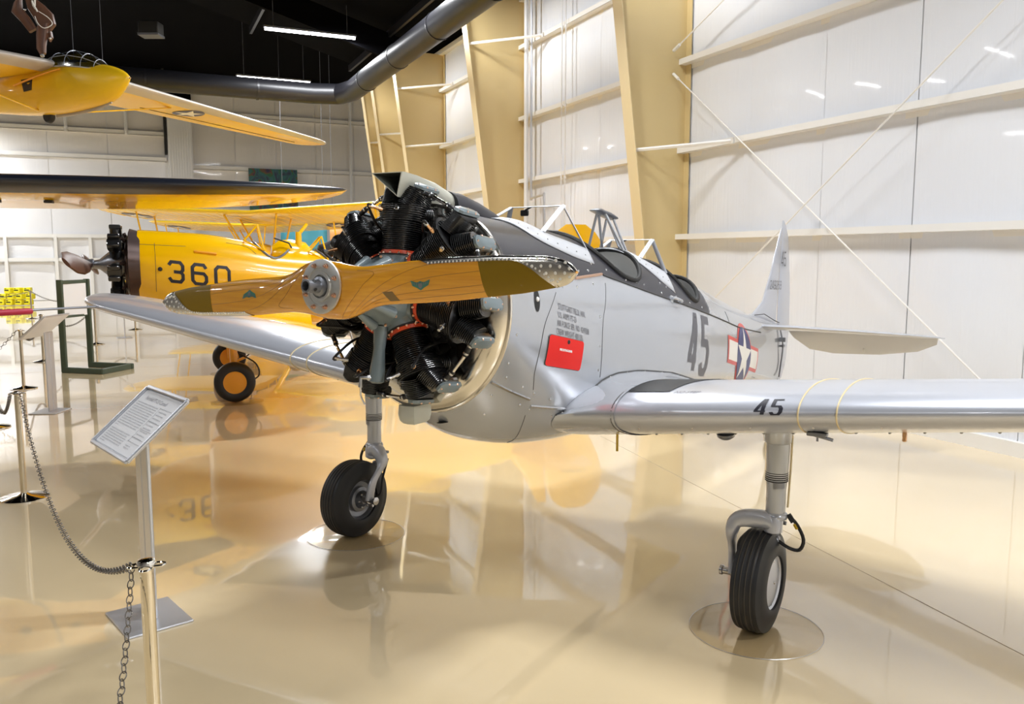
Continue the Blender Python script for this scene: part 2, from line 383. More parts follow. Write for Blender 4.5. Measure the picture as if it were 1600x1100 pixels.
# back wall: measured plane, its own axes (v runs right along it)
BV = Vector((.9116, .4110, 0)); BP = Vector((-22.57, 40.21, 0)); BN = Vector((.4110, -.9116, 0))
def BWp(v, n, z): return BP + BV*v + BN*n + Vector((0, 0, z))
RB = Euler((0, 0, math.atan2(BV.y, BV.x))).to_matrix()
def bbox_(bm, v0, v1, n0, n1, z0, z1): box(bm, BWp((v0+v1)/2, (n0+n1)/2, (z0+z1)/2), (v1-v0, abs(n1-n0), z1-z0), RB)
bm = B(); bbox_(bm, -12, 24, -.5, -.3, 0, 12.2); wb = T(obj('wall_back', bm, M['white'], smooth=False), kind='structure')
VC = 5.0   # wide white column position
brows_r = [0, 3.6, 7.2, 10.7, 12.2]
def fB(w, n, z): return BWp(w, n, z)
for z0, z1 in ((0, 4.45), (4.45, 6.6), (6.6, 9.3), (9.3, 11.3)):
    v = 7.0
    while v < 19.5:
        pillow(v+.02, v+2.06, -.28, z0+.02, z1-.02, M['vinyl2'] if z0 > 4 else M['vinyl3'], wb, frm=fB, name='wall_panel'); v += 2.08
for z0, z1 in ((0, 1.9), (1.9, 3.05), (3.05, 5.0), (5.0, 6.9), (6.9, 8.15), (8.15, 10.2), (10.2, 12.1)):
    v = -12.5
    while v < 5.6:
        v1 = min(v+2.6, 5.75); pillow(v+.02, v1-.02, -.28, z0+.02, z1-.02, M['vinyl2'] if z0 > 6.5 else M['vinyl3'], wb, frm=fB, name='wall_panel'); v += 2.6
for z in (4.45, 6.6, 9.3, 11.0):
    bm = B(); bbox_(bm, 7, 20, -.28, -.08, z-.05, z+.0); bbox_(bm, 7, 20, -.1, -.08, z-.05, z+.16); obj('girt', bm, M['girt'], wb, smooth=False)
for z in (3.05, 5.0, 6.9, 8.15, 1.9):
    bm = B(); bbox_(bm, -12, 5.75, -.28, -.08, z-.05, z+.0); bbox_(bm, -12, 5.75, -.1, -.08, z-.05, z+.16); obj('girt', bm, M['girt'], wb, smooth=False)
bm = B(); bbox_(bm, 5.83, 6.97, -.3, .35, 0, 9.2); 
for i in range(9): bbox_(bm, 5.9+.12*i, 5.95+.12*i, .35, .38, 0, 9.2)
T(obj('trim_1', bm, M['white'], smooth=False), kind='structure')
bm = B(); bbox_(bm, 5.68, 5.8, -.2, .25, 7.2, 12); obj('dark_edge_strip', bm, M['blackm'], wb, smooth=False)
for v in (-1.5, .6, 2.1, 4.0):
    bm = B(); bbox_(bm, v-.07, v+.07, -.28, -.05, 0, 3.1); obj('door_post', bm, M['girt'], wb, smooth=False)
for v, z0, z1, l_ in ((15.08, 4.0, 11, 'white vertical pipe on the back wall beside the cream columns'), (3.97, 8.1, 10, 'short white pipe high on the back wall under the glider wing'), (1.34, 8.1, 10, 'white pipe high on the back wall below the glider wheel')):
    bm = B(); cyl(bm, BWp(v, 0, z0), BWp(v, 0, z1), .08, 8); T(obj('wall_pipe', bm, M['white']), l_, 'pipe')
bm = B(); bbox_(bm, 9.68, 12.17, .0, .06, 4.5, 6.7); bmesh.ops.translate(bm, verts=bm.verts, vec=(0, 0, 0))
T(obj('wall_painting', bm, M['painting'], smooth=False), 'large dark green and blue abstract picture hanging on the back wall', 'picture')
bm = B(); bbox_(bm, -12, 7.0, -.3, .1, 9.75, 12.0); obj('black_bulkhead', bm, M['ceil'], wb, smooth=False)
# far left and rear enclosure
bm = B(); bbox_(bm, -36, -12, -.5, -.3, 0, 12.2); T(obj('wall_left', bm, M['hidden_wall'], smooth=False), kind='structure')
bm = B(); rbox(bm, -16, 34, 38, 38.2, 0, 12.2); T(obj('wall_far_left', bm, M['hidden_wall'], smooth=False), kind='structure')
bm = B(); rbox(bm, -16.2, -16, -.3, 38, 0, 12.2); T(obj('wall_rear', bm, M['hidden_wall'], smooth=False), kind='structure')
# ceiling: sloped from eave, then flat; purlins
bm = B()
rings = []
prof = [(-.4, EAVE+.12), (12, 11.6), (38.2, 11.9), (38.2, 12.1), (-.4, 12.1)]
for w in (-16.2, 22.9): rings.append([RW(w, n_, z) for n_, z in prof])
loft(bm, rings); rbox(bm, 22.9, 46, -16, 38.2, 11.35, 11.6); T(obj('ceiling', bm, M['ceil'], smooth=False), kind='structure')
ce = bpy.data.objects['ceiling']
for k in range(9):
    n_ = 1.5+k*3.2; z = (EAVE+.12+(n_+.4)*.2806 if n_ < 12 else 11.6)-.12; bm = B(); rbox(bm, -14, 22.8, n_-.04, n_+.04, z-.2, z); obj('purlin', bm, M['duct'], ce, smooth=False)
for w in (5.84, 12.25, 17.9):
    bm = B(); prism(bm, [RW(w, .3, EAVE-.6), RW(w, 12, 10.8), RW(w, 30, 11.0), RW(w, 30, 11.7), RW(w, 12, 11.5), RW(w, .3, EAVE+.1)], D*.16); obj('rafter', bm, M['ceil'], ce, smooth=False)
# black spiral duct with mitred elbow
el = Vector((-5.08, 26.12, 7.0)); p0 = el - BV*26 + Vector((0, 0, .1)); p2 = el - D*26 + Vector((0, 0, 0))
bm = B(); e1 = el - BV*1.0; e2 = el - D*1.0
tube(bm, [p0, e1, el*.5+e1*.3+e2*.2, el*.5+e1*.2+e2*.3, e2, p2], .30, 24)
t = empty('air_duct', el, 0, 'large round black air duct turning a corner below the ceiling', 'duct'); o = obj('duct_pipe', bm, M['duct'], None); o.parent = t; o.matrix_parent_inverse = Matrix.Translation(-el)
for k in range(7):
    bm = B(); q = el - BV*(2.6+3.0*k); lathe(bm, [(-.03, .315), (.03, .315)], q, BV, 24); o = obj('duct_band', bm, M['duct'], t); o.matrix_parent_inverse = Matrix.Translation(-el)
    q = el - D*(2.6+3.0*k); bm = B(); lathe(bm, [(-.03, .315), (.03, .315)], q, D, 24); o = obj('duct_band', bm, M['duct'], t); o.matrix_parent_inverse = Matrix.Translation(-el)
bm = B(); bx = el - BV*7.0; box(bm, bx+Vector((0, 0, -.12)), (1.6, .7, .5), RB, bev=.03); t = empty('heater_box', bx, 0, 'black rectangular heater unit hung on the round duct', 'heater'); o = obj('housing', bm, M['duct'], t); o.matrix_parent_inverse = Matrix.Translation(-bx)
bm = B(); box(bm, bx+Vector((0, 0, -.40)), (1.3, .6, .06), RB); o = obj('louvre', bm, M['blackm'], t); o.matrix_parent_inverse = Matrix.Translation(-bx)
bx = Vector((-9.2, 22.0, 7.75)); t = empty('ceiling_unit', bx, 0, 'small dark box with a pale underside hanging from the black ceiling', 'heater')
bm = B(); box(bm, (0, 0, .15), (.5, .4, .3), bev=.02); obj('housing', bm, M['blackm'], t); bm = B(); box(bm, (0, 0, -.02), (.52, .42, .05)); obj('panel', bm, M['gunmetal'], t)
# lamps
ll = ['nearer of the two bright twin tube lamps on the black ceiling', 'farther and lower bright twin tube lamp near the back wall']
k = 0
for p, off, m_ in lamp_rows:
    if off and m_ < 0: pass
    t = empty('ceiling_lamp', p, math.atan2(-N.y, -N.x))
    bm = B(); box(bm, (0, 0, .05), (2.5, .12, .05)); obj('housing', bm, M['gunmetal'], t, smooth=False)
    for s in (-.62, .62):
        bm = B(); tube(bm, [(s-.6, 0, 0), (s+.6, 0, 0)], .045, 8); obj('lamp_tube', bm, M['lamp'], t)
    if off == 0 and m_ == 0: T(t, ll[0], 'lamp')
    elif off == 0 and m_ == -1: T(t, ll[1], 'lamp')
    else: T(t, 'unseen twin tube ceiling lamp outside the picture', 'lamp', 'ceiling lamps out of view')
    for s in (-1, 1):
        bm = B(); cyl(bm, (s, 0, .05), (s, 0, 3.6 if off else min(3.5, 3.3)), .008, 4); obj('hanger_wire', bm, M['gunmetal'], t)
# ---------------------------------------------------------------- silver trainer (fuselage axis: k runs aft from the propeller hub)
HX, HY = -.879, 3.926; YAW = math.radians(34.5)
AX = Vector((math.sin(YAW), math.cos(YAW), 0)); LX = Vector((math.cos(YAW), -math.sin(YAW), 0))
plane = empty('trainer_aircraft', (HX, HY, 0), math.atan2(-AX.y, -AX.x), 'silver low-wing trainer with exposed black radial engine and wooden propeller, number 45', 'aircraft')
def P(k, y, z): return Vector((-k, y, z))
ST = [(.70,2.42,1.89,1.31,.575,2.25,2.0),(.95,2.39,1.83,1.13,.565,2.2,2.1),(1.25,2.365,1.78,1.03,.55,2.15,2.3),
(1.6,2.34,1.72,.975,.525,2.1,2.6),(2.0,2.29,1.66,.95,.50,2.15,2.8),(2.5,2.23,1.60,.93,.475,2.2,3.0),(3.0,2.16,1.54,.90,.45,2.2,3.0),
(3.6,2.05,1.46,.87,.415,2.2,2.8),(4.2,1.915,1.38,.83,.37,2.2,2.6),(4.9,1.755,1.28,.79,.30,2.1,2.4),(5.6,1.61,1.18,.75,.225,2.0,2.2),
(6.2,1.49,1.10,.71,.16,2.0,2.0),(6.7,1.41,1.05,.68,.10,2.0,2.0),(7.05,1.36,1.0,.66,.045,2.0,2.0)]
def sec(k, ST=ST):
    k = max(ST[0][0], min(ST[-1][0], k)); n = len(ST)
    for i in range(n-1):
        if k <= ST[i+1][0]: break
    t = (k-ST[i][0])/(ST[i+1][0]-ST[i][0]); r = []
    for c in range(1, 7):
        p0 = ST[max(i-1, 0)]; p1 = ST[i]; p2 = ST[i+1]; p3 = ST[min(i+2, n-1)]; h = p2[0]-p1[0]
        m1 = (p2[c]-p0[c])/(p2[0]-p0[0]); m2 = (p3[c]-p1[c])/(p3[0]-p1[0])
        r.append((2*t**3-3*t*t+1)*p1[c]+(t**3-2*t*t+t)*h*m1+(-2*t**3+3*t*t)*p2[c]+(t**3-t*t)*h*m2)
    return r
def sy(k, z, ST=ST):
    zt, zm, zb, w, nu, nl = sec(k, ST); up = z >= zm
    v = (z-zm)/(zt-zm) if up else (zm-z)/(zm-zb); n = nu if up else nl
    v = min(abs(v), 1); return w*(1-v**n)**(1/n)
def ring_of(k, ST=ST, seg=96, grow=0):
    zt, zm, zb, w, nu, nl = sec(k, ST); out = []
    for j in range(seg):
        a = 2*PI*j/seg; s, c = math.sin(a), math.cos(a); n = nu if s >= 0 else nl
        y = math.copysign(abs(c)**(2/n), c)*(w+grow); q = math.copysign(abs(s)**(2/n), s); z = zm + q*((zt-zm+grow) if s >= 0 else (zm-zb+grow)); out.append((y, z))
    return out
def side(k, z, e=.003, sg=1):      # point just proud of the skin
    y = sy(k, z); d = .004; dy = (sy(k, z+d)-sy(k, z-d))/(2*d); nn = math.hypot(1, dy); return P(k, sg*(y+e/nn), z-e*dy/nn)
def ztop(k, y):                     # height of the skin above a given y
    zt, zm, zb, w, nu, nl = sec(k); v = min(abs(y)/w, .999); return zm+(zt-zm)*(1-v**nu)**(1/nu)
# ridge (upper longeron) height
def ridge(k):
    pts = [(.7, 1.99), (1.5, 2.02), (1.95, 2.03), (2.6, 1.905), (3.9, 1.672), (5.0, 1.47), (5.9, 1.355), (7.1, 1.2)]
    for (a, b_), (c, d) in zip(pts, pts[1:]):
        if k <= c: return b_+(d-b_)*(k-a)/(c-a)
    return 1.2
CK = [(2.37, .42, .405, 2.5), (3.62, .34, .355, 2.3)]
def in_ck(k, y):
    return any((abs(k-c)/a)**n+(abs(y)/b_)**n < 1 for c, a, b_, n in CK)
ks = []; k = .70
while k < 7.05: ks.append(k); k += .025 if k < 4.1 else .08
ks.append(7.05)
bm = B()
JR = 9
def ridge_ring(k):                   # 96 points, index 9 (and its mirror) exactly on the ridge line
    zt, zm, zb, w, nu, nl = sec(k); q = max(.03, min(.97, (ridge(k)-zm)/(zt-zm))); ar = math.asin(q**(nu/2)); out = []
    for j in range(96):
        jj = j if j <= 24 else 48-j
        if j > 48: a = 2*PI*j/96; s, c = math.sin(a), math.cos(a)
        else:
            a = ar*jj/JR if jj <= JR else ar+(PI/2-ar)*(jj-JR)/(24-JR); s, c = math.sin(a), math.cos(a)*(1 if j <= 24 else -1)
        n = nu if s >= 0 else nl
        y = math.copysign(abs(c)**(2/n), c)*w; qq = math.copysign(abs(s)**(2/n), s); out.append((y, zm+qq*((zt-zm) if s >= 0 else (zm-zb))))
    return out
rr = [[P(k, y, z) for y, z in ridge_ring(k)] for k in ks]
def fm(i, k_):
    k = (ks[i]+ks[min(i+1, len(ks)-1)])/2; z = (rr[i][k_].z+rr[i][(k_+1) % 96].z)/2
    return 1 if (k < 3.97 and JR <= k_ < 48-JR) else 0
def fskip(i, k_):
    p = (rr[i][k_]+rr[i+1][(k_+1) % 96])/2; return p.z > 1.6 and in_ck(-p.x, p.y)
loft(bm, rr, fm, cap0=False, skip=fskip)
fus = obj('fuselage', bm, [M['silver'], M['antiglare']], plane, ang=50, recalc=True)
# cockpit tubs, rims
for (c, a, b_, n), nm in zip(CK, ('front', 'rear')):
    pts = []
    for i in range(48):
        t = 2*PI*i/48; k = c+a*math.copysign(abs(math.cos(t))**(2/n), math.cos(t)); y = b_*math.copysign(abs(math.sin(t))**(2/n), math.sin(t)); pts.append((k, y))
    bm = B(); tube(bm, [P(k, y, ztop(k, y)+.008) for k, y in pts], .017, 8, closed=True); obj('cockpit_rim', bm, M['blackm'], plane)
    bm = B()
    zb = 1.25 if nm == 'front' else 1.2
    loft(bm, [[P(k, y*1.0, ztop(k, y)) for k, y in pts], [P(c+(k-c)*1.02, y*1.05, ztop(k, y)-.25) for k, y in pts], [P(c+(k-c)*1.0, y*.98, zb) for k, y in pts]], cap0=False)
    obj('cockpit_liner', bm, M['liner'], plane)
    bm = B(); box(bm, P(c+.22, 0, zb+.35), (.1, .42, .7), Euler((0, .2, 0)).to_matrix(), bev=.02); box(bm, P(c+.02, 0, zb+.1), (.4, .42, .08), bev=.02); obj('seat', bm, M['dark'], plane)
    bm = B(); box(bm, P(c-a*.75, 0, ztop(c-a*.75, 0)-.22), (.03, .5, .22), bev=.01); pn = obj('instrument_panel', bm, M['blackm'], plane)
    bm = B()
    for yy in (-.16, -.05, .06, .17): lathe(bm, [(0, .04), (-.012, .04), (-.014, .034)], P(c-a*.75+.016, yy, ztop(c-a*.75, 0)-.2), (-1, 0, 0), 14)
    obj('dial', bm, M['gunmetal'], pn)
# ridge beading, panel seams, hinge strips, screws
def surf_line(pts, r, sg=1, seg=6, n=24): return [side(p.x, p.y, r*.4, sg) for p in arc([Vector((a, b_, 0)) for a, b_ in pts], n)]
bm = B()
for sg in (1, -1):
    tube(bm, [side(k, ridge(k), .002, sg) for k in [1.95+.1*i for i in range(41)]], .006, 5)
    for ln in ([(1.94, 1.98), (1.86, 1.85), (1.80, 1.74), (1.79, 1.55), (1.795, 1.40)], [(1.2, 1.95), (1.06, 1.8), (1.02, 1.67), (1.01, 1.53), (1.05, 1.42)],
               [(1.1, 1.26), (1.15, 1.18), (1.21, 1.11), (1.26, 1.06), (1.28, 1.04)], [(4.6, 1.55), (4.58, 1.65)], [(3.99, 1.68), (3.99, 1.75), (3.99, 1.86)]):
        tube(bm, surf_line(ln, .002, sg), .0017, 5)
obj('panel_seams', bm, M['seam'], fus)
for sg in (1, -1):
    bm = B(); tube(bm, surf_line([(.72, 1.503), (.88, 1.43), (1.05, 1.365)], .008, sg), .009, 6); obj('hinge_strip', bm, M['steel'], fus)
    bm = B(); tube(bm, surf_line([(1.09, 1.319), (1.4, 1.26), (1.66, 1.215)], .008, sg), .009, 6); obj('hinge_strip', bm, M['steel'], fus)
for sg in (1, -1): bm = B(); tube(bm, surf_line([(1.5, 2.02), (1.93, 2.035)], .01, sg), .009, 6); obj('copper_strip', bm, M['copper'], fus)
bm = B()
def dome(bm, p, nrm, r, h=None): lathe(bm, [(0, r), ((h or r*.4)*.6, r*.85), (h or r*.4, r*.3)], p, nrm, 8)
scr = [(.80, 1.52), (.95, 1.45), (1.07, 1.40), (.78, 1.42), (1.0, 1.34), (1.1, 1.30), (1.35, 1.22), (1.6, 1.17), (1.25, 1.34), (1.5, 1.28), (.78, 1.75), (.77, 1.6), (1.15, 2.0), (1.5, 1.97), (1.3, 1.98), (1.75, 1.98),
       (1.76, 1.78), (1.76, 1.6), (1.76, 1.45), (.84, 1.3), (1.75, 2.06), (1.6, 2.06), (1.85, 2.1), (2.05, 2.06), (2.3, 1.99), (2.6, 1.95), (2.9, 1.88), (3.2, 1.84), (3.5, 1.78), (3.8, 1.73), (2.95, 1.95), (3.05, 1.92)]
for sg in (1, -1):
    for k, z in scr: p = side(k, z, 0, sg); dome(bm, p, (0, sg, .1), .009)
    for i in range(28): k = 4.0+i*.1; p = side(k, ridge(k)+.02, 0, sg); dome(bm, p, (0, sg, .1), .004)
T(obj('screws', bm, M['steel'], fus), kind='stuff')
bm = B(); lathe(bm, [(0, .035), (.002, .034)], side(.80, 1.235, .004), (side(.80, 1.235, .01)-side(.80, 1.235, 0)), 20); obj('drain_hole', bm, M['blackm'], fus)
# filler hole with black ellipse
bm = B(); c = (.97, 1.918); fan(bm, [(c[0]+.028*math.cos(a), c[1]+.062*math.sin(a)) for a in [2*PI*i/24 for i in range(24)]], c, lambda k, z: side(k, z, .003)); o = obj('oval_mark', bm, M['blackm'], fus)
bm = B(); dome(bm, side(.972, 1.922, .004), (0, 1, .1), .014, .008); obj('oval_button', bm, M['white'], o)
# lettering on the cowl side: lines drop aft
def tx(k0, z0, sl=-.205): return lambda u, v: side(k0+u-.12*v, z0+sl*u+v, .0014)
for i, s in enumerate(['STUTTGART FIELD, ARK.', 'U.S. ARMY PT-23', 'AIR FORCE SER. NO. 4249268', 'CREW WEIGHT 400 LBS.']):
    text_mesh(s, .050, tx(1.205-.008*i, 1.858-.0455*i), xs=.64, name='stencil_lettering', m=M['sten'], parent=fus)
# red fire extinguisher door
q = [(1.1, 1.727), (1.524, 1.647), (1.495, 1.478), (1.081, 1.558)]
def bil(q, e): 
    def f(u, v):
        a = Vector(q[3]).lerp(Vector(q[2]), u); b_ = Vector(q[0]).lerp(Vector(q[1]), u); c = a.lerp(b_, v); return side(c.x, c.y, e)
    return f
def ccpoly(nx=12, ny=8): return nx, ny
bm = B(); f_ = bil(q, .007)
rim = []
for cx, cy, a0 in ((.94, .9, 0), (.06, .9, 90), (.06, .1, 180), (.94, .1, 270)):
    for i in range(6): a = math.radians(a0+18*i); rim.append((cx+.06*math.cos(a), cy+.1*math.sin(a)))
dense = []
for i in range(len(rim)):
    a, b_ = rim[i], rim[(i+1) % len(rim)]; m_ = 8 if math.dist(a, b_) > .3 else 1
    for j in range(m_): dense.append((a[0]+(b_[0]-a[0])*j/m_, a[1]+(b_[1]-a[1])*j/m_))
fan(bm, dense, (.5, .5), f_, 6); rd = obj('extinguisher_door', bm, M['red'], fus); T(rd, 'red fire extinguisher door')
bm = B(); tube(bm, [bil(q, .004)(*p) for p in dense], .003, 4, closed=True); obj('door_edge', bm, M['seam'], fus)
text_mesh('FIRE EXTINGUISHER', .017, lambda u, v: side(1.215+u, 1.628-.19*u+v, .010), xs=1.0, name='door_lettering', m=M['white'], parent=fus, off=.001)
bm = B(); dome(bm, side(1.32, 1.665, .008), (0, 1, .1), .014, .006); obj('door_button', bm, M['blackm'], fus)
# big 45, both sides
for sg in (1, -1):
    q45 = [(3.439, 1.715), (3.888, 1.645), (3.835, 1.174), (3.246, 1.36)]
    def f45(u, v, q=q45, sg=sg):
        a = Vector((3.33, 1.235)).lerp(Vector((3.86, 1.145)), u); b_ = Vector((3.40, 1.725)).lerp(Vector((3.93, 1.635)), u); c = a.lerp(b_, v); return side(c.x, c.y, .0016, sg)
    for ch, x0 in (('4', 0), ('5', .54)):
        bm = B(); glyph(bm, ch, x0, 0, .44, 1, .135, f45, sub=.05); obj('number_45', bm, M['sten'], fus)
    c0 = (5.09, 1.19)
    def fs(u, v, e, sg=sg): return side(c0[0]+u, c0[1]-.2*u+v, e, sg)
    bm = B()
    fan(bm, circ((0, 0), .315, 40), (0, 0), lambda u, v: fs(u, v, .003), mi=0)
    grid(bm, -.625, .625, -.115, .135, 24, 6, lambda u, v: fs(u, v, .0035), 0)
    grid(bm, -.59, .59, -.08, .10, 24, 6, lambda u, v: fs(u, v, .005), 2)
    fan(bm, circ((0, 0), .28, 40), (0, 0), lambda u, v: fs(u, v, .0065), mi=1)
    fan(bm, star_rim((0, 0), .28), (0, 0), lambda u, v: fs(u, v, .008), mi=2)
    obj('star_insignia', bm, [M['insred'], M['navy'], M['inswhite']], fus, recalc=False)
# grab handle
bm = B(); tube(bm, arc([side(3.05, 1.83, .0), side(3.07, 1.83, .03), side(3.2, 1.80, .035), side(3.22, 1.80, 0)], 12), .011, 8); lathe(bm, [(0, .03), (.01, .028)], side(3.06, 1.83, 0), (0, 1, .1), 12); obj('grab_handle', bm, M['silver'], plane)
# polished ring and baffle bowl behind the engine
bm = B(); tube(bm, [P(.70, y, z) for y, z in ring_of(.70, seg=72)], .012, 8, closed=True); obj('cowl_ring', bm, M['bare'], plane)
bm = B(); loft(bm, [[P(.70+a, y*r/.575, 1.89+(z-1.89)*r/.575) for y, z in ring_of(.70, seg=72)] for a, r in [(0, .572), (-.025, .560), (-.05, .53), (-.066, .485), (-.07, .43), (-.055, .37), (.0, .28), (.03, .05)]], lambda i, j: 1 if i >= 4 else 0, cap0=False); obj('engine_baffle', bm, [M['bare'], M['blackm']], plane)
# fairing (black) for the air duct on the deck
bm = B(); rings = []
for k, zc, r in ((.90, 2.425, .082), (1.0, 2.415, .084), (1.15, 2.385, .078), (1.3, 2.355, .062), (1.42, 2.335, .040), (1.56, 2.33, .008)):
    rings.append([P(k, r*1.15*math.cos(a), zc+r*math.sin(a)) for a in [2*PI*i/24 for i in range(24)]])
loft(bm, rings); obj('duct_fairing', bm, M['antiglare'], plane)
# grey air scoop with three-cornered mouth
def tri(k0, tl, tr, bt, kk=(0, 0, 0), n=24):
    V3 = [Vector((tl[0], tl[1], kk[0])), Vector((tr[0], tr[1], kk[1])), Vector((bt[0], bt[1], kk[2]))]; out = []
    for i in range(3):
        a, b_ = V3[i], V3[(i+1) % 3]
        for j in range(n//3): t = (j+.0)/(n//3); out.append(a.lerp(b_, t))
    c = sum(V3, Vector())/3
    return [P(k0+p.z, p.x, p.y) for p in out], c
def morph(k, tl, tr, bt, s, cr, kk=(0, 0, 0)):    # s=0 triangle, 1 circle (cy, cz, r)
    t, _ = tri(k, tl, tr, bt, kk); out = []
    for i, p in enumerate(t):
        a = math.radians(150 - 360*i/24); q = P(k, cr[0]+cr[2]*math.cos(a), cr[1]+cr[2]*math.sin(a)); out.append(p.lerp(q, s))
    return out
bm = B()
MT = ((-.105, 2.572), (.045, 2.578), (.028, 2.45))
rg = [morph(.46, *MT, .0, (0, 2.52, .08), (-.03, .04, .02)), morph(.5, *MT, .08, (0, 2.52, .08), (-.03, .03, .01)), morph(.62, (-.10, 2.57), (.055, 2.57), (.01, 2.44), .35, (-.02, 2.51, .08)),
      morph(.78, (-.09, 2.55), (.06, 2.545), (.0, 2.42), .75, (-.01, 2.475, .075)), morph(.92, (-.08, 2.5), (.08, 2.5), (0, 2.38), 1, (0, 2.43, .068)), morph(1.0, (-.08, 2.5), (.08, 2.5), (0, 2.38), 1, (0, 2.41, .062))]
loft(bm, rg, cap0=False, cap1=False)
ri = [[c.lerp(sum(r, Vector())/24, .1) for c in r] for r in rg]
loft(bm, [rg[0]]+ri[0:1], cap0=False, cap1=False)
sc = obj('air_scoop', bm, M['scoop'], plane)
bm = B(); loft(bm, [[c.lerp(sum(r, Vector())/24, .11) for c in r] for r in rg[:4]], cap0=False); obj('scoop_inside', bm, mat('scoop_inner_shade', (.10, .11, .09), .5), sc)  # inside: scoop paint darkened, recess shade put into the colour
# windshields
def windshield(kf, ka, kb, yt, yb, yb2, zt_, outer, nm):
    # kf front base, ka apex, kb aft base
    A1 = P(ka, yt, zt_); A2 = P(ka, -yt, zt_); F1 = P(kf, yb, ztop(kf, yb)+.02); F2 = P(kf, -yb, ztop(kf, -yb)+.02)
    G1 = P(kb, yb2, ztop(kb, yb2)+.015); G2 = P(kb, -yb2, ztop(kb, -yb2)+.015); F0 = P(kf-.10, 0, ztop(kf-.10, 0)+.012)
    bm = B()
    def strip(a, b_, w=.022): tube(bm, [a, b_], w, 6, flat=.35)
    for a, b_ in ((A1, F1), (A2, F2)): strip(a, b_, .02)
    for a, b_ in ((A1, A2),): strip(a, b_, .012)
    for a, b_ in ((A1, G1), (A2, G2)): strip(a, b_, .017)
    w = obj('windshield_frame', bm, M['frame'], plane)
    bm = B(); RV_ = []      # base skirt along the deck
    for sg in (1, -1):
        inn = arc([Vector(v) for v in [(kf-.10, 0, 0), (kf-.06, yb*.5, 0), (kf, yb, 0), (kf+(kb-kf)*.5, (yb+yb2)*.5+.01, 0), (kb, yb2, 0)]], 24)
        out_ = arc([Vector((k, y, 0)) for k, y in outer], 24)
        V_ = [[P(p.x+(q.x-p.x)*t, sg*(p.y+(q.y-p.y)*t), ztop(p.x+(q.x-p.x)*t, p.y+(q.y-p.y)*t)+.026-.018*t) for t in (0, .25, .5, .75, 1)] for p, q in zip(inn, out_)]
        RV_ += [r[2].lerp(r[3], .5)+Vector((0, 0, .003)) for r in V_[2::2]]
        V_ = [[bm.verts.new(p) for p in r] for r in V_]
        for i in range(len(V_)-1):
            for j in range(4): bm.faces.new((V_[i][j], V_[i+1][j], V_[i+1][j+1], V_[i][j+1]))
    o = obj('windshield_skirt', bm, M['frame'], w); md = o.modifiers.new('s', 'SOLIDIFY'); md.thickness = .005
    bm = B()
    for q in ((A1, A2, F2, F1), (A1, F1, G1), (A2, G2, F2)): bm.faces.new([bm.verts.new(p) for p in q])
    obj('windshield_glass', bm, M['glass'], w, smooth=False)
    bm = B()
    for a, b_, n in ((A1, F1, 9), (A2, F2, 9)):
        for i in range(n): p = a.lerp(b_, (i+.5)/n); dome(bm, p+Vector((0, math.copysign(.006, p.y), .004)), (0, math.copysign(1, p.y), .3), .005)
    for p in RV_: dome(bm, p, (0, p.y, .35), .005)
    T(obj('rivets', bm, M['steel'], w), kind='stuff')
    bm = B(); box(bm, A1.lerp(A2, .78)+Vector((-.03, 0, -.035)), (.02, .06, .04), bev=.006); tube(bm, [A1.lerp(A2, .6), A1.lerp(A2, .78)+Vector((-.03, 0, -.02))], .006, 6); obj('rear_view_mirror', bm, M['blackm'], w)
windshield(1.46, 1.83, 1.92, .20, .28, .325, 2.465, [(1.22, 0), (1.23, .17), (1.29, .34), (1.57, .388), (1.90, .392)], 'front')
windshield(2.90, 3.19, 3.22, .18, .22, .285, 2.275, [(2.74, 0), (2.75, .14), (2.80, .27), (2.98, .345), (3.21, .375)], 'rear')
# roll-over pylon between the cockpits
bm = B()
for s in (1, -1):
    for a, b_ in (((2.70, .035*s, 2.455), (2.78, .16*s, ztop(2.78, .16))), ((2.84, .03*s, 2.42), (2.90, .12*s, ztop(2.90, .12))), ((2.72, .03*s, 2.45), (2.88, .08*s, ztop(2.88, .08)))):
        tube(bm, [P(*a), P(*b_)], .0105, 10)
py_ = obj('rollover_pylon', bm, M['silver'], plane)
bm = B(); rings = []
for k, z, w, h in ((2.60, 2.478, .045, .005), (2.63, 2.48, .056, .022), (2.75, 2.46, .060, .028), (2.86, 2.435, .056, .022), (2.89, 2.425, .045, .005)):
    rings.append([P(k, w*math.cos(a), z+(h*math.sin(a)*(.55 if math.sin(a) > 0 else .9))) for a in [2*PI*i/16 for i in range(16)]])
loft(bm, rings); obj('pylon_cap', bm, M['gunmetal'], py_)
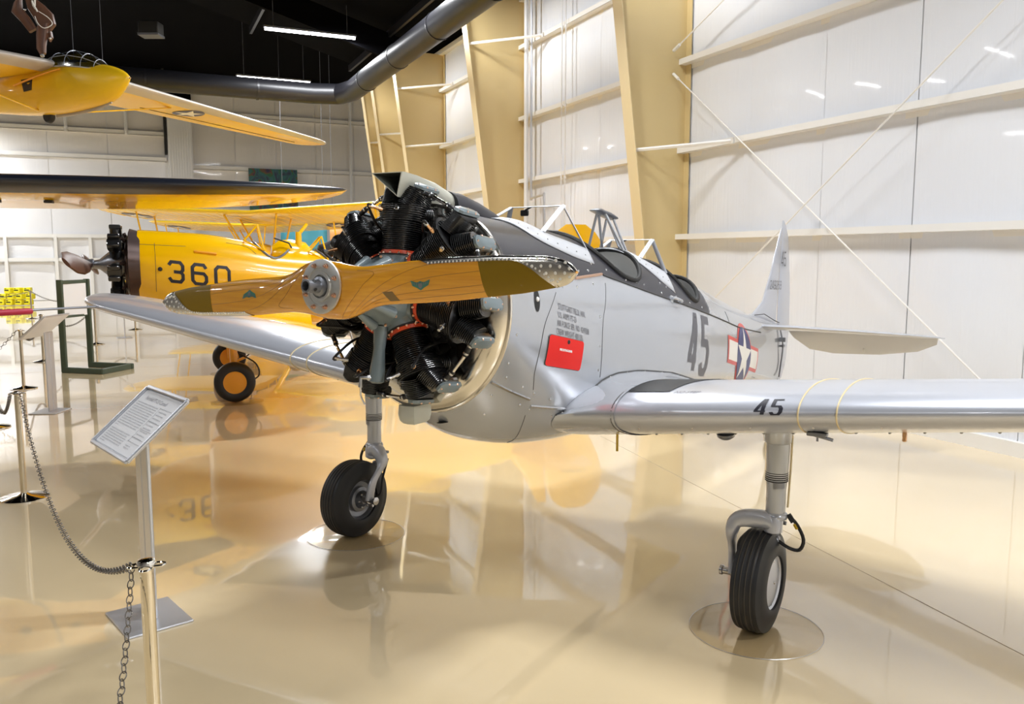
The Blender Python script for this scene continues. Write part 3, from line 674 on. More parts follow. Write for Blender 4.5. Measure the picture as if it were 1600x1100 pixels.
# ---------------------------------------------------------------- wings
def naca(x, t): return 5*t*(.2969*math.sqrt(max(x, 0))-.1260*x-.3516*x*x+.2843*x**3-.1036*x**4)
def foil_pt(s, ch, t, camber=.02):       # s in [-1,1]: |s|=1 trailing edge, 0 nose, >0 upper
    x = s*s; yt = naca(x, t); yc = camber*4*x*(1-x)
    return x*ch, (yc+(yt if s > 0 else -yt))*ch
def wing_def(y):
    a = abs(y); tipf = 1.0
    ch = 2.25 - .17*a
    if a > 4.75: q = (a-4.75)/.75; tipf = math.sqrt(max(1-q*q, .0))
    c2 = ch*tipf; kle = 1.43+.02*a+(ch-c2)*.42
    zle = 1.17+.105*a; th = .165-.009*a
    return kle, zle+(.02 if a > 4.9 else 0)*0, c2, th, math.radians(7.8-.4*a)
def wing_pt(y, s, e=0.0):
    kle, zle, ch, th, inc = wing_def(y); x, h = foil_pt(s, ch, th)
    if e:
        d = .01; x1, h1 = foil_pt(min(s+d, 1), ch, th); x0, h0 = foil_pt(max(s-d, -1), ch, th); tx_, tz_ = x1-x0, h1-h0; l = math.hypot(tx_, tz_) or 1
        x += -tz_/l*e; h += tx_/l*e
    return P(kle+x*math.cos(inc)+h*math.sin(inc), y, zle+h*math.cos(inc)-x*math.sin(inc))
SS = [-1+2*i/120 for i in range(121)][:-1]
for sg, nm in ((1, 'left'), (-1, 'right')):
    bm = B(); ys = [.38, .6, .8, 1.1, 1.4, 1.8, 2.2, 2.6, 3.0, 3.4, 3.8, 4.2, 4.6, 4.8, 5.0, 5.15, 5.28, 5.38, 5.45, 5.49, 5.4995]
    loft(bm, [[wing_pt(sg*y, s) for s in SS] for y in ys]); w = obj('wing', bm, M['silver_wing'], plane, ang=60)
    bm = B()
    for y in (1.80, 1.985): tube(bm, [wing_pt(sg*y, s, .002) for s in [-.8+1.6*i/50 for i in range(51)]], .0045, 6)
    obj('joint_strip', bm, M['copper' if 0 else 'creamlt'], w)
    bm = B(); tube(bm, [wing_pt(sg*.76, s, .001) for s in [-.62+1.1*i/40 for i in range(41)]], .006, 6); obj('root_gap', bm, M['seam'], w)
    bm = B()
    for y in [.9+.16*i for i in range(28)]:
        p = wing_pt(sg*y, -.40, .0); dome(bm, p, (-.3, 0, -1), .008, .006)
        if int(y*10) % 3 == 0: p = wing_pt(sg*y, -.20, .0); dome(bm, p, (1, 0, -.3), .006)
    T(obj('screws', bm, M['steel'], w), kind='stuff')
    bm = B(); tube(bm, [wing_pt(sg*y, -.78, 0)+Vector((0, 0, .0)) for y in [2.0+.1*i for i in range(30)]], .004, 4); obj('aileron_gap', bm, M['seam'], w)
    # fillet between wing and fuselage
    bm = B(); rows_ = []
    for i in range(33):
        s = -.50 + 1.36*i/32
        pw = wing_pt(sg*.78, s, .006); k = -pw.x; x = s*s
        if s >= 0: zf_ = 1.405 - .0*k; kk = k; zfu = min(ridge(k)-.2, [1.38, 1.40, 1.37, 1.28, 1.13][0])
        # fuselage edge profile of the fillet
        def top_edge(k):
            pts = [(1.3, 1.20), (1.5, 1.25), (1.81, 1.372), (2.0, 1.400), (2.42, 1.372), (3.04, 1.28), (3.7, 1.13), (4.39, .965)]
            for (a, b_), (c, d) in zip(pts, pts[1:]):
                if k <= c: return b_+(d-b_)*(k-a)/(c-a)
            return .965
        if s > 0: kf = 1.38+(s/.86)**1.6*2.9; pf = side(kf, top_edge(kf), .004, sg)
        else: kf = 1.38+(abs(s)/.5)**2*.55; pf = side(kf, 1.20-(abs(s)/.5)*.2, .004, sg)
        mid = Vector((pw.x*.75+pf.x*.25, (pf.y*.62+pw.y*.38), pw.z*.80+pf.z*.20))
        rows_.append([pw*((1-t)**2)+mid*(2*t*(1-t))+pf*(t*t) for t in [j/10 for j in range(11)]])
    loft(bm, rows_, closed=False, cap0=False, cap1=False); fi = obj('wing_fillet', bm, M['silver'], plane, ang=60)
    bm = B(); tube(bm, [r[-1] for r in rows_[12:]], .006, 6); obj('fillet_edge', bm, M['seam'], fi)
    bm = B()
    for r in rows_[13::2]: p = r[-1].lerp(r[-2], .6); dome(bm, p, (0, sg, .4), .007)
    T(obj('screws', bm, M['steel'], fi), kind='stuff')
    # walkway patch
    bm = B(); grid(bm, 0, 1, 0, 1, 8, 14, lambda u, v: wing_pt(sg*(.78+u*(.26+.12*v)), .27+v*.5, .004)); obj('walkway', bm, M['blackm'], w)
def fw(y0, s0): return lambda u, v: wing_pt(y0+u, s0+v*.62, .004)
lw = [o for o in plane.children if o.name.startswith('wing') and not o.name.startswith('wing_f')][0]
for ch, x0 in (('4', 0), ('5', .078)):
    bm = B(); glyph(bm, ch, x0, 0, .068, .24, .020, lambda u, v: wing_pt(1.575+u+v*.02, -.008+v*.78, .002), sub=.02); obj('number_45', bm, M['inkb'], lw)
bpy.data.meshes[-1]
text_mesh('NO STEP', .05, lambda u, v: wing_pt(1.07+u+.3*v, .255+v*.8, .002), xs=.75, name='no_step_lettering', m=M['ink'], parent=lw, off=.001)
# underside bits of the near wing
bm = B(); tube(bm, [wing_pt(.62, -.42, -.01), wing_pt(.62, -.42, -.01)+Vector((0, 0, -.115))], .008, 8); obj('drain_tube', bm, M['amber'], plane)
bm = B(); lathe(bm, [(0, .055), (.02, .05), (.035, .03), (.04, .005)], wing_pt(1.30, -.44, -.005), (-.2, 0, -1), 20); obj('landing_light_blister', bm, M['gunmetal'], plane)
bm = B(); box(bm, wing_pt(1.86, -.3, .012), (.05, .10, .02), bev=.004); tube(bm, [wing_pt(1.84, -.3, .01)+Vector((0, -.03, 0)), wing_pt(1.9, -.3, .03)+Vector((0, .04, -.01))], .009, 8); tube(bm, [wing_pt(1.86, -.3, 0), wing_pt(1.86, -.3, .0)+Vector((0, 0, -.05))], .006, 8); obj('tie_down_fitting', bm, M['gunmetal'], plane)
bm = B(); box(bm, wing_pt(2.26, -.36, .02), (.03, .02, .05), bev=.004); obj('tie_down_ring', bm, M['brass'], plane)
# pitot tube with red cover on the far wing
bm = B(); b0 = wing_pt(-4.78, 0.0, -.01); tip_ = b0+Vector((.92, 0, -.01)); tube(bm, [b0-Vector((.15, 0, 0)), b0, b0+Vector((.55, 0, 0)), tip_], .011, 8); pt_ = obj('pitot_tube', bm, M['gunmetal'], plane)
bm = B(); tube(bm, [tip_-Vector((.33, 0, .0)), tip_-Vector((.31, 0, .0)), tip_-Vector((.05, 0, 0)), tip_+Vector((.03, 0, .01)), tip_+Vector((.07, 0, .014))], [.024, .028, .028, .018, .006], 12); T(obj('pitot_cover', bm, M['dred'], pt_), 'red fabric pitot cover')
# ---------------------------------------------------------------- tail
def slab(prof_le, prof_te, span, thick, axis, m, name, parent, inc=0):
    # prof_*: functions of span coordinate q giving (k,z or y) ; axis 'z' fin, 'y' stab
    pass
def surf_loft(stations, m, name, parent, seg=20):    # station: (P_le, P_te, thick, normal)
    bm = B(); rings = []
    for le, te, th, nr in stations:
        le, te, nr = Vector(le), Vector(te), Vector(nr).normalized(); r = []
        for i in range(seg):
            a = 2*PI*i/seg; x = .5-.5*math.cos(a); w = th*(math.sin(a))*(1-.65*x)*.75; r.append(le.lerp(te, x)+nr*w)
        rings.append(r)
    loft(bm, rings); return obj(name, bm, m, parent, ang=70)
fin = surf_loft([(P(5.75, 0, 1.55), P(6.99, 0, 1.34), .06, (0, 1, 0)), (P(6.12, 0, 1.53), P(6.99, 0, 1.45), .05, (0, 1, 0)), (P(6.46, 0, 1.65), P(7.0, 0, 1.65), .045, (0, 1, 0)), (P(6.74, 0, 2.0), P(7.05, 0, 2.0), .035, (0, 1, 0)),
                 (P(6.97, 0, 2.35), P(7.11, 0, 2.35), .022, (0, 1, 0)), (P(7.08, 0, 2.48), P(7.13, 0, 2.46), .01, (0, 1, 0))], M['silver_wing'], 'fin', plane)
rud = surf_loft([(P(7.03, 0, .66), P(7.30, 0, .72), .03, (0, 1, 0)), (P(7.03, 0, .9), P(7.44, 0, .9), .04, (0, 1, 0)), (P(7.03, 0, 1.3), P(7.52, 0, 1.3), .04, (0, 1, 0)), (P(7.03, 0, 1.7), P(7.50, 0, 1.7), .036, (0, 1, 0)), (P(7.07, 0, 2.1), P(7.43, 0, 2.1), .03, (0, 1, 0)),
                 (P(7.11, 0, 2.38), P(7.35, 0, 2.38), .024, (0, 1, 0)), (P(7.10, 0, 2.5), P(7.25, 0, 2.5), .016, (0, 1, 0)), (P(7.10, 0, 2.56), P(7.16, 0, 2.56), .005, (0, 1, 0))], M['silver_wing'], 'rudder', plane)
for sg in (1, -1):
    n_ = (0, 0, 1)
    surf_loft([(P(6.14, sg*.05, 1.40), P(6.86, sg*.05, 1.325), .055, n_), (P(6.2, sg*.4, 1.395), P(6.86, sg*.4, 1.32), .05, n_), (P(6.32, sg*1.0, 1.375), P(6.86, sg*1.0, 1.315), .042, n_), (P(6.46, sg*1.5, 1.35), P(6.86, sg*1.5, 1.31), .03, n_), (P(6.60, sg*1.72, 1.33), P(6.86, sg*1.72, 1.31), .02, n_), (P(6.76, sg*1.80, 1.31), P(6.86, sg*1.79, 1.305), .008, n_)], M['silver_wing'], 'stabilizer', plane)
    el = surf_loft([(P(6.88, sg*.18, 1.315), P(7.02, sg*.22, 1.20), .04, (-.5, 0, -1)), (P(6.88, sg*.3, 1.315), P(7.2, sg*.34, 1.07), .04, (-.5, 0, -1)), (P(6.88, sg*.6, 1.315), P(7.25, sg*.6, 1.03), .04, (-.5, 0, -1)), (P(6.88, sg*1.1, 1.31), P(7.22, sg*1.1, 1.05), .036, (-.5, 0, -1)), (P(6.88, sg*1.5, 1.305), P(7.12, sg*1.5, 1.12), .028, (-.5, 0, -1)), (P(6.88, sg*1.72, 1.30), P(6.98, sg*1.70, 1.22), .014, (-.5, 0, -1))], M['silver_wing'], 'elevator', plane)
    bm = B(); box(bm, P(7.12, sg*.95, 1.09), (.04, .01, .06)); obj('trim_horn', bm, M['inswhite'], el)
bm = B(); tube(bm, [P(7.06, 0, .66), P(7.03, 0, 1.36)], .025, 8); tube(bm, arc([P(7.0, .05, 1.3), P(7.06, .07, 1.1), P(7.02, .06, .85), P(6.95, .07, .75)], 14), .009, 6); box(bm, P(7.08, 0, 1.1), (.06, .16, .025)); box(bm, P(7.02, .06, 1.18), (.03, .1, .05)); obj('rudder_post', bm, M['gunmetal'], plane)
bm = B(); tube(bm, [P(6.6, 0, .72), P(6.82, 0, .42), P(6.9, 0, .2)], .03, 8); tw = obj('tail_wheel_strut', bm, M['gunmetal'], plane)
bm = B(); lathe(bm, [(-.045, .07), (-.04, .11), (-.02, .128), (.02, .128), (.04, .11), (.045, .07)], P(6.9, 0, .13), (0, 1, 0), 24); obj('tail_wheel', bm, M['rubber'], plane)
for i, ch in enumerate('249268'):
    bm = B(); glyph(bm, ch, i*.075, 0, .06, .10, .010, lambda u, v: P(6.60+u, .040-.012*u, 1.78+v-.04*u), sub=.05); obj('serial_digit', bm, M['sten'], fin)
for i, ch in enumerate('45'):
    bm = B(); glyph(bm, ch, i*.12, 0, .10, .17, .018, lambda u, v: P(6.98+u, .040-.06*max(u-.05, 0), 2.03+v), sub=.05); obj('fin_digit', bm, M['sten'], fin)
bm = B(); tube(bm, [P(5.95, .09, 1.53), P(6.3, .08, 1.52), P(6.75, .055, 1.42), P(6.98, .04, 1.38)], .005, 6); obj('fin_fairing_edge', bm, M['seam'], fin)
bm = B(); tube(bm, arc([P(5.9, .155, .80), P(5.95, .19, .83), P(6.05, .17, .81)], 8), .01, 6); obj('lift_handle', bm, M['steel'], plane)
# ---------------------------------------------------------------- main landing gear
def gear(sg):
    y0 = 1.57; K = 1.90; R_ = .298; WK, wy = (1.88, 1.505) if sg > 0 else (1.73, 1.60)
    g_t = P(1.93, sg*y0, 1.13)
    bm = B(); lathe(bm, [(0, .068), (.06, .068), (.22, .062), (.30, .055), (.43, .056), (.44, .066), (.455, .07), (.47, .066), (.475, .04)], g_t, (0, 0, -1), 28)
    lathe(bm, [(-.06, .085), (.02, .079), (.03, .07)], g_t, (0, 0, -1), 28)
    s = obj('gear_leg', bm, M['silver'], plane)
    bm = B()
    for q in range(5): lathe(bm, [(-.003, .062), (0, .0648), (.003, .062)], g_t-Vector((0, 0, .20+.012*q)), (0, 0, -1), 28, capa=False, capb=False)
    obj('clamp_band', bm, M['blackm'], s)
    bm = B(); grid(bm, 0, 1, 0, 1, 8, 1, lambda u, v: g_t+Vector((.0625*math.cos(sg*(.0+1.1*u)), sg*.0625*math.sin(abs(.0+1.1*u)), -.25-.035*v))); obj('data_plate', bm, M['gunmetal'], s)
    bm = B(); tube(bm, [g_t-Vector((0, 0, .46)), g_t-Vector((-.02, 0, .54))], .040, 18); obj('oleo_piston', bm, M['chrome'], s)
    # fork arch on the inboard side
    arch = arc([P(K+.01, sg*(y0+.02), .60), P(K, sg*(y0-.0), .628), P(K-.01, sg*(y0-.055), .652), P(K-.02, sg*(wy-.13), .632), P(K-.03, sg*(wy-.165), .55), P(WK+.03, sg*(wy-.172), .44), P(WK, sg*(wy-.16), .305)], 30)
    bm = B(); rings = []
    n = len(arch)
    for i, p in enumerate(arch):
        t = (arch[min(i+1, n-1)]-arch[max(i-1, 0)]).normalized(); u = Vector((1, 0, 0)); v = t.cross(u); wk = .056-.022*i/n; wv = (.020+.030*math.sin(PI*min(1, i/n*1.35)))*(1 if i < n*.8 else .9)
        rings.append([p+u*wk*math.copysign(abs(math.cos(a))**.6, math.cos(a))+v*wv*math.copysign(abs(math.sin(a))**.6, math.sin(a)) for a in [2*PI*j/16 for j in range(16)]])
    loft(bm, rings); lathe(bm, [(-.03, .043), (.0, .052), (.06, .052), (.075, .03)], g_t-Vector((-.03, 0, .48)), (0, 0, -1), 20); fk = obj('fork', bm, M['silver_wing'], plane)
    bm = B(); tube(bm, [arch[-1]+Vector((0, 0, .0)), P(WK, sg*wy, .305)], .03, 12); lathe(bm, [(0, .022), (.05, .022), (.055, .03), (.07, .03), (.075, .01)], arch[-1], (0, -sg, 0), 14); obj('axle', bm, M['steel'], fk)
    # torque link and fittings
    bm = B()
    for a, b_ in (((K+.06, .66), (K+.15, .60)), ((K+.15, .60), (K+.05, .54))): tube(bm, [P(a[0], sg*(y0), a[1]), P(b_[0], sg*y0, b_[1])], .012, 8)
    box(bm, P(K+.05, sg*y0, .68), (.06, .05, .05), bev=.01); box(bm, P(K+.045, sg*y0, .52), (.05, .05, .06), bev=.01); lathe(bm, [(-.03, .012), (.03, .012)], P(K+.15, sg*y0, .60), (0, 1, 0), 8); obj('torque_link', bm, M['gunmetal'], s)
    bm = B(); tube(bm, arc([g_t+Vector((-.0, sg*.08, .02)), g_t+Vector((-.02, sg*.07, -.2)), g_t+Vector((-.01, sg*.065, -.40))], 10), .006, 6); obj('brake_line', bm, M['creamlt'], s)
    bm = B(); tube(bm, arc([g_t+Vector((-.01, sg*.075, -.45)), g_t+Vector((-.01, sg*.12, -.49)), g_t+Vector((-.01, sg*.16, -.57)), g_t+Vector((-.01, sg*.14, -.635)), g_t+Vector((-.01, sg*.08, -.635)), g_t+Vector((-.01, sg*.01, -.60))], 24), .0105, 8)
    tube(bm, [g_t+Vector((-.01, sg*.07, -.44)), g_t+Vector((-.01, sg*.10, -.48))], .016, 8); hs = obj('brake_hose', bm, M['tube'], s)
    bm = B(); tube(bm, [g_t+Vector((-.01, sg*.108, -.488)), g_t+Vector((-.01, sg*.125, -.515))], .013, 8); obj('hose_tag', bm, M['amber'], hs)
    # wheel
    c = P(WK, sg*wy, R_-.004)
    bm = B(); prof = []
    for i in range(33):
        a = math.radians(-128+256*i/32); hw, rr_ = .098, .115
        ax_, r = hw*math.sin(a), R_-rr_+rr_*math.cos(a)*1.0
        if abs(ax_) < .075 and math.cos(a) > 0: r = R_-(ax_/.098)**4*.03-.004
        if i in (12, 14, 16, 18, 20): r -= .004
        prof.append((ax_, max(r, .155)))
    lathe(bm, prof, c, (0, 1, 0), 72, capa=False, capb=False); ty = obj('tyre', bm, M['rubber'], plane, ang=30)
    for v in ty.data.vertices:
        if v.co.z < .006: v.co.z = .006 + (v.co.z-.006)*.12; v.co.y += math.copysign(.006, v.co.y-c.y)
    bm = B()
    for q in (-.045, -.015, .015, .045): lathe(bm, [(q-.0012, R_-.007+.0046-(q/.098)**4*.03), (q+.0012, R_-.007+.0046-(q/.098)**4*.03)], c, (0, 1, 0), 72, capa=False, capb=False)
    obj('tread_line', bm, mat('tread_line', (.12, .10, .07), .6) if sg > 0 else bpy.data.materials['tread_line'], ty)
    bm = B(); lathe(bm, [(.062, .158), (.078, .160), (.082, .152), (.074, .14), (.080, .10), (.086, .04), (.088, .002)], c, (0, sg, 0), 48, capa=False, capb=False); hc = obj('hub_cap', bm, M['alu'], plane)
    bm = B(); dome(bm, c+Vector((.0, sg*.087, 0)), (0, sg, 0), .010, .006); dome(bm, c+Vector((.0, sg*.082, .125)), (0, sg, 0), .006); dome(bm, c+Vector((0.02, sg*.082, -.125)), (0, sg, 0), .006); obj('screws', bm, M['steel'], hc)
    # inboard side: rim, drum, brake
    bm = B(); lathe(bm, [(.060, .160), (.075, .158), (.078, .148), (.05, .135), (.045, .10)], c, (0, -sg, 0), 48, capa=False, capb=False); lathe(bm, [(.045, .10), (.07, .095), (.075, .07), (.05, .05), (.09, .035), (.11, .03), (.115, .005)], c, (0, -sg, 0), 40, capa=False); rim_ = obj('wheel_rim', bm, M['gunmetal'], plane)
    bm = B()
    for i in range(6): a = i*PI/3; dome(bm, c+Vector((.055*math.cos(a), -sg*.105, .055*math.sin(a))), (0, -sg, 0), .009, .01)
    obj('hub_bolt', bm, M['steel'], rim_)
    bm = B(); box(bm, c+Vector((-.085, -sg*.085, -.02)), (.03, .03, .12), bev=.008)
    for dz in (-.06, -.02, .04): lathe(bm, [(-.02, .014), (.02, .014)], c+Vector((-.085, -sg*.095, dz)), (0, 1, 0), 10)
    obj('brake_caliper', bm, M['steel'], rim_)
    bm = B(); tube(bm, arc([P(K+.05, sg*(y0-.12), .58), P(WK+.14, sg*(wy-.17), .45), P(WK+.12, sg*(wy-.16), .33), P(WK+.09, sg*(wy-.1), .28)], 16), .009, 8); obj('inner_hose', bm, M['tube'], fk)
gear(1); gear(-1)
# clear floor mats
for i, (x, y, l_) in enumerate([(1.86, 1.50, 'clear round floor mat under the near silver hub wheel'), (1.74, -1.60, 'clear round floor mat under the far wheel below the engine')]):
    w_ = Vector((HX, HY, 0))+AX*x+LX*y
    bm = B(); lathe(bm, [(0, .375), (.003, .378), (.005, .372)], w_+Vector((0, 0, .0015)), (0, 0, 1), 64); o = obj('floor_mat', bm, M['matg']); T(o, l_, 'floor mat', 'clear mats under aircraft wheels')
    bm = B(); tube(bm, [w_+Vector((.375*math.cos(a), .375*math.sin(a), .004)) for a in [2*PI*i/64 for i in range(64)]], .0018, 4, closed=True); obj('mat_edge', bm, M['alu'], o)
# ---------------------------------------------------------------- radial engine
def zc(k): return 2.000-.115*(k-.09)*1.0
KE = .50
def EP(a, r, th, off=0): # axial k, radius, angle (deg), tangential offset
    t = math.radians(th); y = r*math.cos(t)-off*math.sin(t); z = r*math.sin(t)+off*math.cos(t)
    return P(a+.115*z, y, zc(a)+z)
eax = (Vector(EP(1, 0, 0))-Vector(EP(0, 0, 0))).normalized()   # pointing aft
bm = B(); o0 = EP(0, 0, 0)
lathe(bm, [(.155, .07), (.17, .095), (.24, .115), (.30, .135), (.335, .155), (.36, .165), (.40, .175), (.60, .175), (.62, .17), (.78, .17)], o0, eax, 48)
for i in range(7):
    th = 90-i*360/7; c = EP(KE, 0, 0); d = (EP(KE, 1, th)-c).normalized()
    lathe(bm, [(.10, .12), (.15, .112), (.18, .106), (.195, .106)], c, d, 24)
    t2 = th+180/7; tube(bm, [EP(.20, .10, t2), EP(.34, .17, t2)], [.012, .028], 18)
eng = obj('engine_crankcase', bm, M['grayblue'], plane)
bm = B()
for i in range(14):
    a = i*360/14+10; dome(bm, EP(.352, .178, a), -eax, .009, .008)
T(obj('case_nuts', bm, M['copper'], eng), kind='stuff')
bm_pl = {}
def superr(c, u, v, a, b_, n=2.6, seg=20): return [c+u*a*math.copysign(abs(math.cos(t))**(2/n), math.cos(t))+v*b_*math.copysign(abs(math.sin(t))**(2/n), math.sin(t)) for t in [2*PI*i/seg for i in range(seg)]]
def fins(bm, c0, d, u, v, r0, r1, pitch, fa, core, thick=.0028, n=2.6):
    # stacked plates from r0 to r1 along d; fa(r)->(a,b,shift vector)
    q = r0
    while q < r1:
        a, b_, sh = fa(q); c = c0+d*q+sh
        loft(bm, [superr(c-d*thick/2, u, v, a, b_, n), superr(c+d*thick/2, u, v, a, b_, n)]); q += pitch
    a, b_, sh = fa(r0); a2, b2, sh2 = fa(r1)
    loft(bm, [superr(c0+d*r0+sh, u, v, a*core, b_*core, n), superr(c0+d*r1+sh2, u, v, a2*core, b2*core, n)])
for i in range(7):
    th = 90-i*360/7; c = EP(KE, 0, 0); d = (EP(KE, 1, th)-c).normalized(); tg = (EP(KE, 0, th, 1)-c).normalized()
    bm = B(); lathe(bm, [(.195, .108), (.203, .108), (.204, .098)], c, d, 32); cb = obj('cylinder_base', bm, M['blackm'], eng)
    bm = B(); lathe(bm, [(.204, .099), (.222, .096), (.223, .07)], c, d, 32, capa=False); T(obj('cylinder_ring', bm, M['redring'], eng), 'orange red ring at the cylinder base')
    bm = B()
    for j in range(14):
        a = 2*PI*j/14; dome(bm, c+d*.204+(tg*math.cos(a)+eax*math.sin(a))*.1025, d, .007, .010)
    T(obj('base_nuts', bm, M['copper'], eng), kind='stuff')
    # barrel: fins tightly stacked
    bm = B(); pr = []
    q = .224
    while q < .375:
        g = .096 if q < .31 else .104
        pr += [(q, .080), (q+.003, .080), (q+.0038, g), (q+.0062, g), (q+.007, .080)]; q += .0105
    lathe(bm, pr, c, d, 36); obj('cylinder_barrel', bm, M['black'], eng, ang=20)
    # head: wider fins then two rocker lobes
    bm = B()
    fins(bm, c, d, tg, eax, .378, .455, .0108, lambda q: (.116+.02*(q-.385)/.07, .108, Vector()), .86, n=2.2)
    for s in (1, -1):
        dd = (d+tg*s*.34+eax*.30).normalized(); c1 = c+d*.44+tg*s*.045+eax*.02
        fins(bm, c1, dd, (tg-dd*tg.dot(dd)).normalized(), (eax-dd*eax.dot(dd)).normalized(), .0, .10, .0098, lambda q: (.066-.16*q, .100-.16*q, Vector()), .8, n=2.6)
    # exhaust/intake port boss going aft with fins
    for s in (1, -1):
        dd = (eax+tg*s*.5+d*.1).normalized(); c1 = c+d*.41+tg*s*.06+eax*.05; u = (d-dd*d.dot(dd)).normalized(); fins(bm, c1, dd, u, dd.cross(u), .0, .08, .010, lambda q: (.045, .045, Vector()), .75, n=2)
    obj('cylinder_head', bm, M['black'], eng, ang=20)
    for s in (1, -1):
        dd = (d+tg*s*.45).normalized(); tt = (tg-dd*tg.dot(dd)).normalized(); cc = c+d*.535+tg*s*.090+eax*.065
        Rm = Matrix((eax, tt, dd)).transposed()
        bm = B(); box(bm, cc-dd*.006, (.155, .062, .045), Rm, bev=.012); rb = obj('rocker_box', bm, M['black'], eng)
        bm = B(); poly = []
        rings = []
        for (h, sc_) in ((.016, 1), (.030, .97), (.038, .72)):
            rings.append([cc+dd*h+eax*x*sc_+tt*y*sc_ for x, y in ((-.086, -.016), (-.068, -.032), (-.02, -.034), (.02, -.034), (.068, -.032), (.086, -.016), (.086, .016), (.068, .032), (.02, .034), (-.02, .034), (-.068, .032), (-.086, .016))])
        loft(bm, rings); vc = obj('rocker_cover', bm, M['grayblue'], eng, ang=30)
        bm = B()
        for x, y in ((-.07, 0), (-.032, .028), (.032, .028), (.07, 0), (.032, -.028), (-.032, -.028)): dome(bm, cc+dd*.030+eax*x+tt*y, dd, .0068, .008)
        T(obj('cover_bolts', bm, M['copper'], eng), kind='stuff')
        # push rod tube
        bm = B(); tube(bm, [EP(.60, .20, th, s*.05), c+d*.51+tg*s*.085+eax*.11], .011, 8); obj('pushrod_tube', bm, M['blackm'], eng)
        # spark plug and lead
        if True:
            base = c+d*.425+tg*s*.05-eax*.100; out = (-eax+tg*s*.75+d*.25).normalized()
            bm = B(); tube(bm, [base, base+out*.02, base+out*.021, base+out*.05], [.012, .012, .0085, .0085], 10); sp = obj('spark_plug', bm, M['brass'] if s > 0 else M['steel'], eng)
            if s > 0 or i in (3, 4, 5):
                bm = B(); e_ = base+out*.05; tube(bm, arc([e_, e_+out*.025+d*.0, c+d*.36+tg*s*.115-eax*.07, c+d*.33+tg*s*.13+eax*.02, EP(.66, .30, th, s*.10)], 24), .0075, 8); obj('ignition_lead', bm, M['tube'], eng)
                bm = B(); tube(bm, [e_, e_+out*.022], .0105, 8); obj('lead_elbow', bm, M['steel'], eng)
    # intake pipe and exhaust stub behind
    bm = B(); tube(bm, arc([EP(.66, .17, th, .06), EP(.72, .33, th, .10), EP(.63, .43, th, .085)], 14), .030, 12); obj('intake_pipe', bm, M['blackm'], eng)
    bm = B(); tube(bm, arc([EP(.60, .43, th, -.08), EP(.68, .40, th, -.10), EP(.73, .33, th, -.12)], 10), .030, 12); obj('exhaust_stub', bm, M['blackm'], eng)
# exhaust ring and accessory drum at the back
bm = B(); tube(bm, [EP(.74, .31, a) for a in range(0, 360, 8)], .03, 12, closed=True); obj('exhaust_ring', bm, M['blackm'], eng)
bm = B(); tube(bm, [EP(.655, .235, a) for a in range(0, 360, 8)], .018, 10, closed=True); obj('ignition_ring', bm, M['blackm'], eng)
bm = B(); lathe(bm, [(.62, .18), (.66, .24), (.74, .24), (.80, .20), (.9, .15)], o0, eax, 36); obj('blower_case', bm, M['gunmetal'], eng)
# oil sump pipe between the two bottom cylinders
bm = B(); lathe(bm, [(0, .04), (.05, .036), (.12, .030), (.16, .033), (.23, .040), (.285, .040), (.295, .025)], EP(.40, .17, -92), EP(.40, .6, -92)-EP(.40, .17, -92), 20); sm = obj('oil_sump', bm, M['grayblue'], eng)
bm = B(); q = EP(.38, .435, -92); tube(bm, [q, q+Vector((.03, -.06, .0)), q+Vector((.035, -.062, -.05))], .013, 8); lathe(bm, [(0, .02), (.03, .02)], q, (.2, -1, 0), 8); tube(bm, arc([q+Vector((.035, -.062, -.05)), q+Vector((.03, -.065, -.1)), q+Vector((.02, -.05, -.14))], 6), .005, 6); obj('sump_fitting', bm, M['steel'], sm)
# carburettor drain box hanging below
bm = B(); cpos = EP(.62, .62, -84); rings = []
for z, s in ((.05, .95), (0, 1), (-.035, .9), (-.05, .7)): rings.append([cpos+Vector((x*s, y*s, z)) for x, y in ((-.07, -.055), (.07, -.055), (.085, 0), (.07, .055), (-.07, .055), (-.085, 0))])
loft(bm, rings); obj('air_box', bm, M['scoop'], plane)
# oil return pipes between the rocker covers
def rocker_pos(i, s):
    th = 90-i*360/7; c = EP(KE, 0, 0); d = (EP(KE, 1, th)-c).normalized(); tg = (EP(KE, 0, th, 1)-c).normalized(); return c+d*.525+tg*s*.110+eax*.02
for i in range(7):
    a = rocker_pos(i, -1); b_ = rocker_pos((i+1) % 7, 1); m1, m2 = a.lerp(b_, .3), a.lerp(b_, .7)
    out = ((a+b_)/2-EP(KE, 0, 0)).normalized()*.012
    bm = B(); tube(bm, [m1+out, m2+out], .009, 10); pp_ = obj('oil_pipe', bm, M['chrome'], eng)
    for p, q in ((a, m1), (b_, m2)):
        bm = B(); tube(bm, [p, q+out], .0135, 10); ho = obj('oil_hose', bm, M['tube'], eng)
        dd = (q+out-p).normalized()
        for t in (.25, .8): bm = B(); cc = p.lerp(q+out, t); tube(bm, [cc-dd*.005, cc+dd*.005], .0155, 12); obj('hose_clamp', bm, M['steel'], eng)
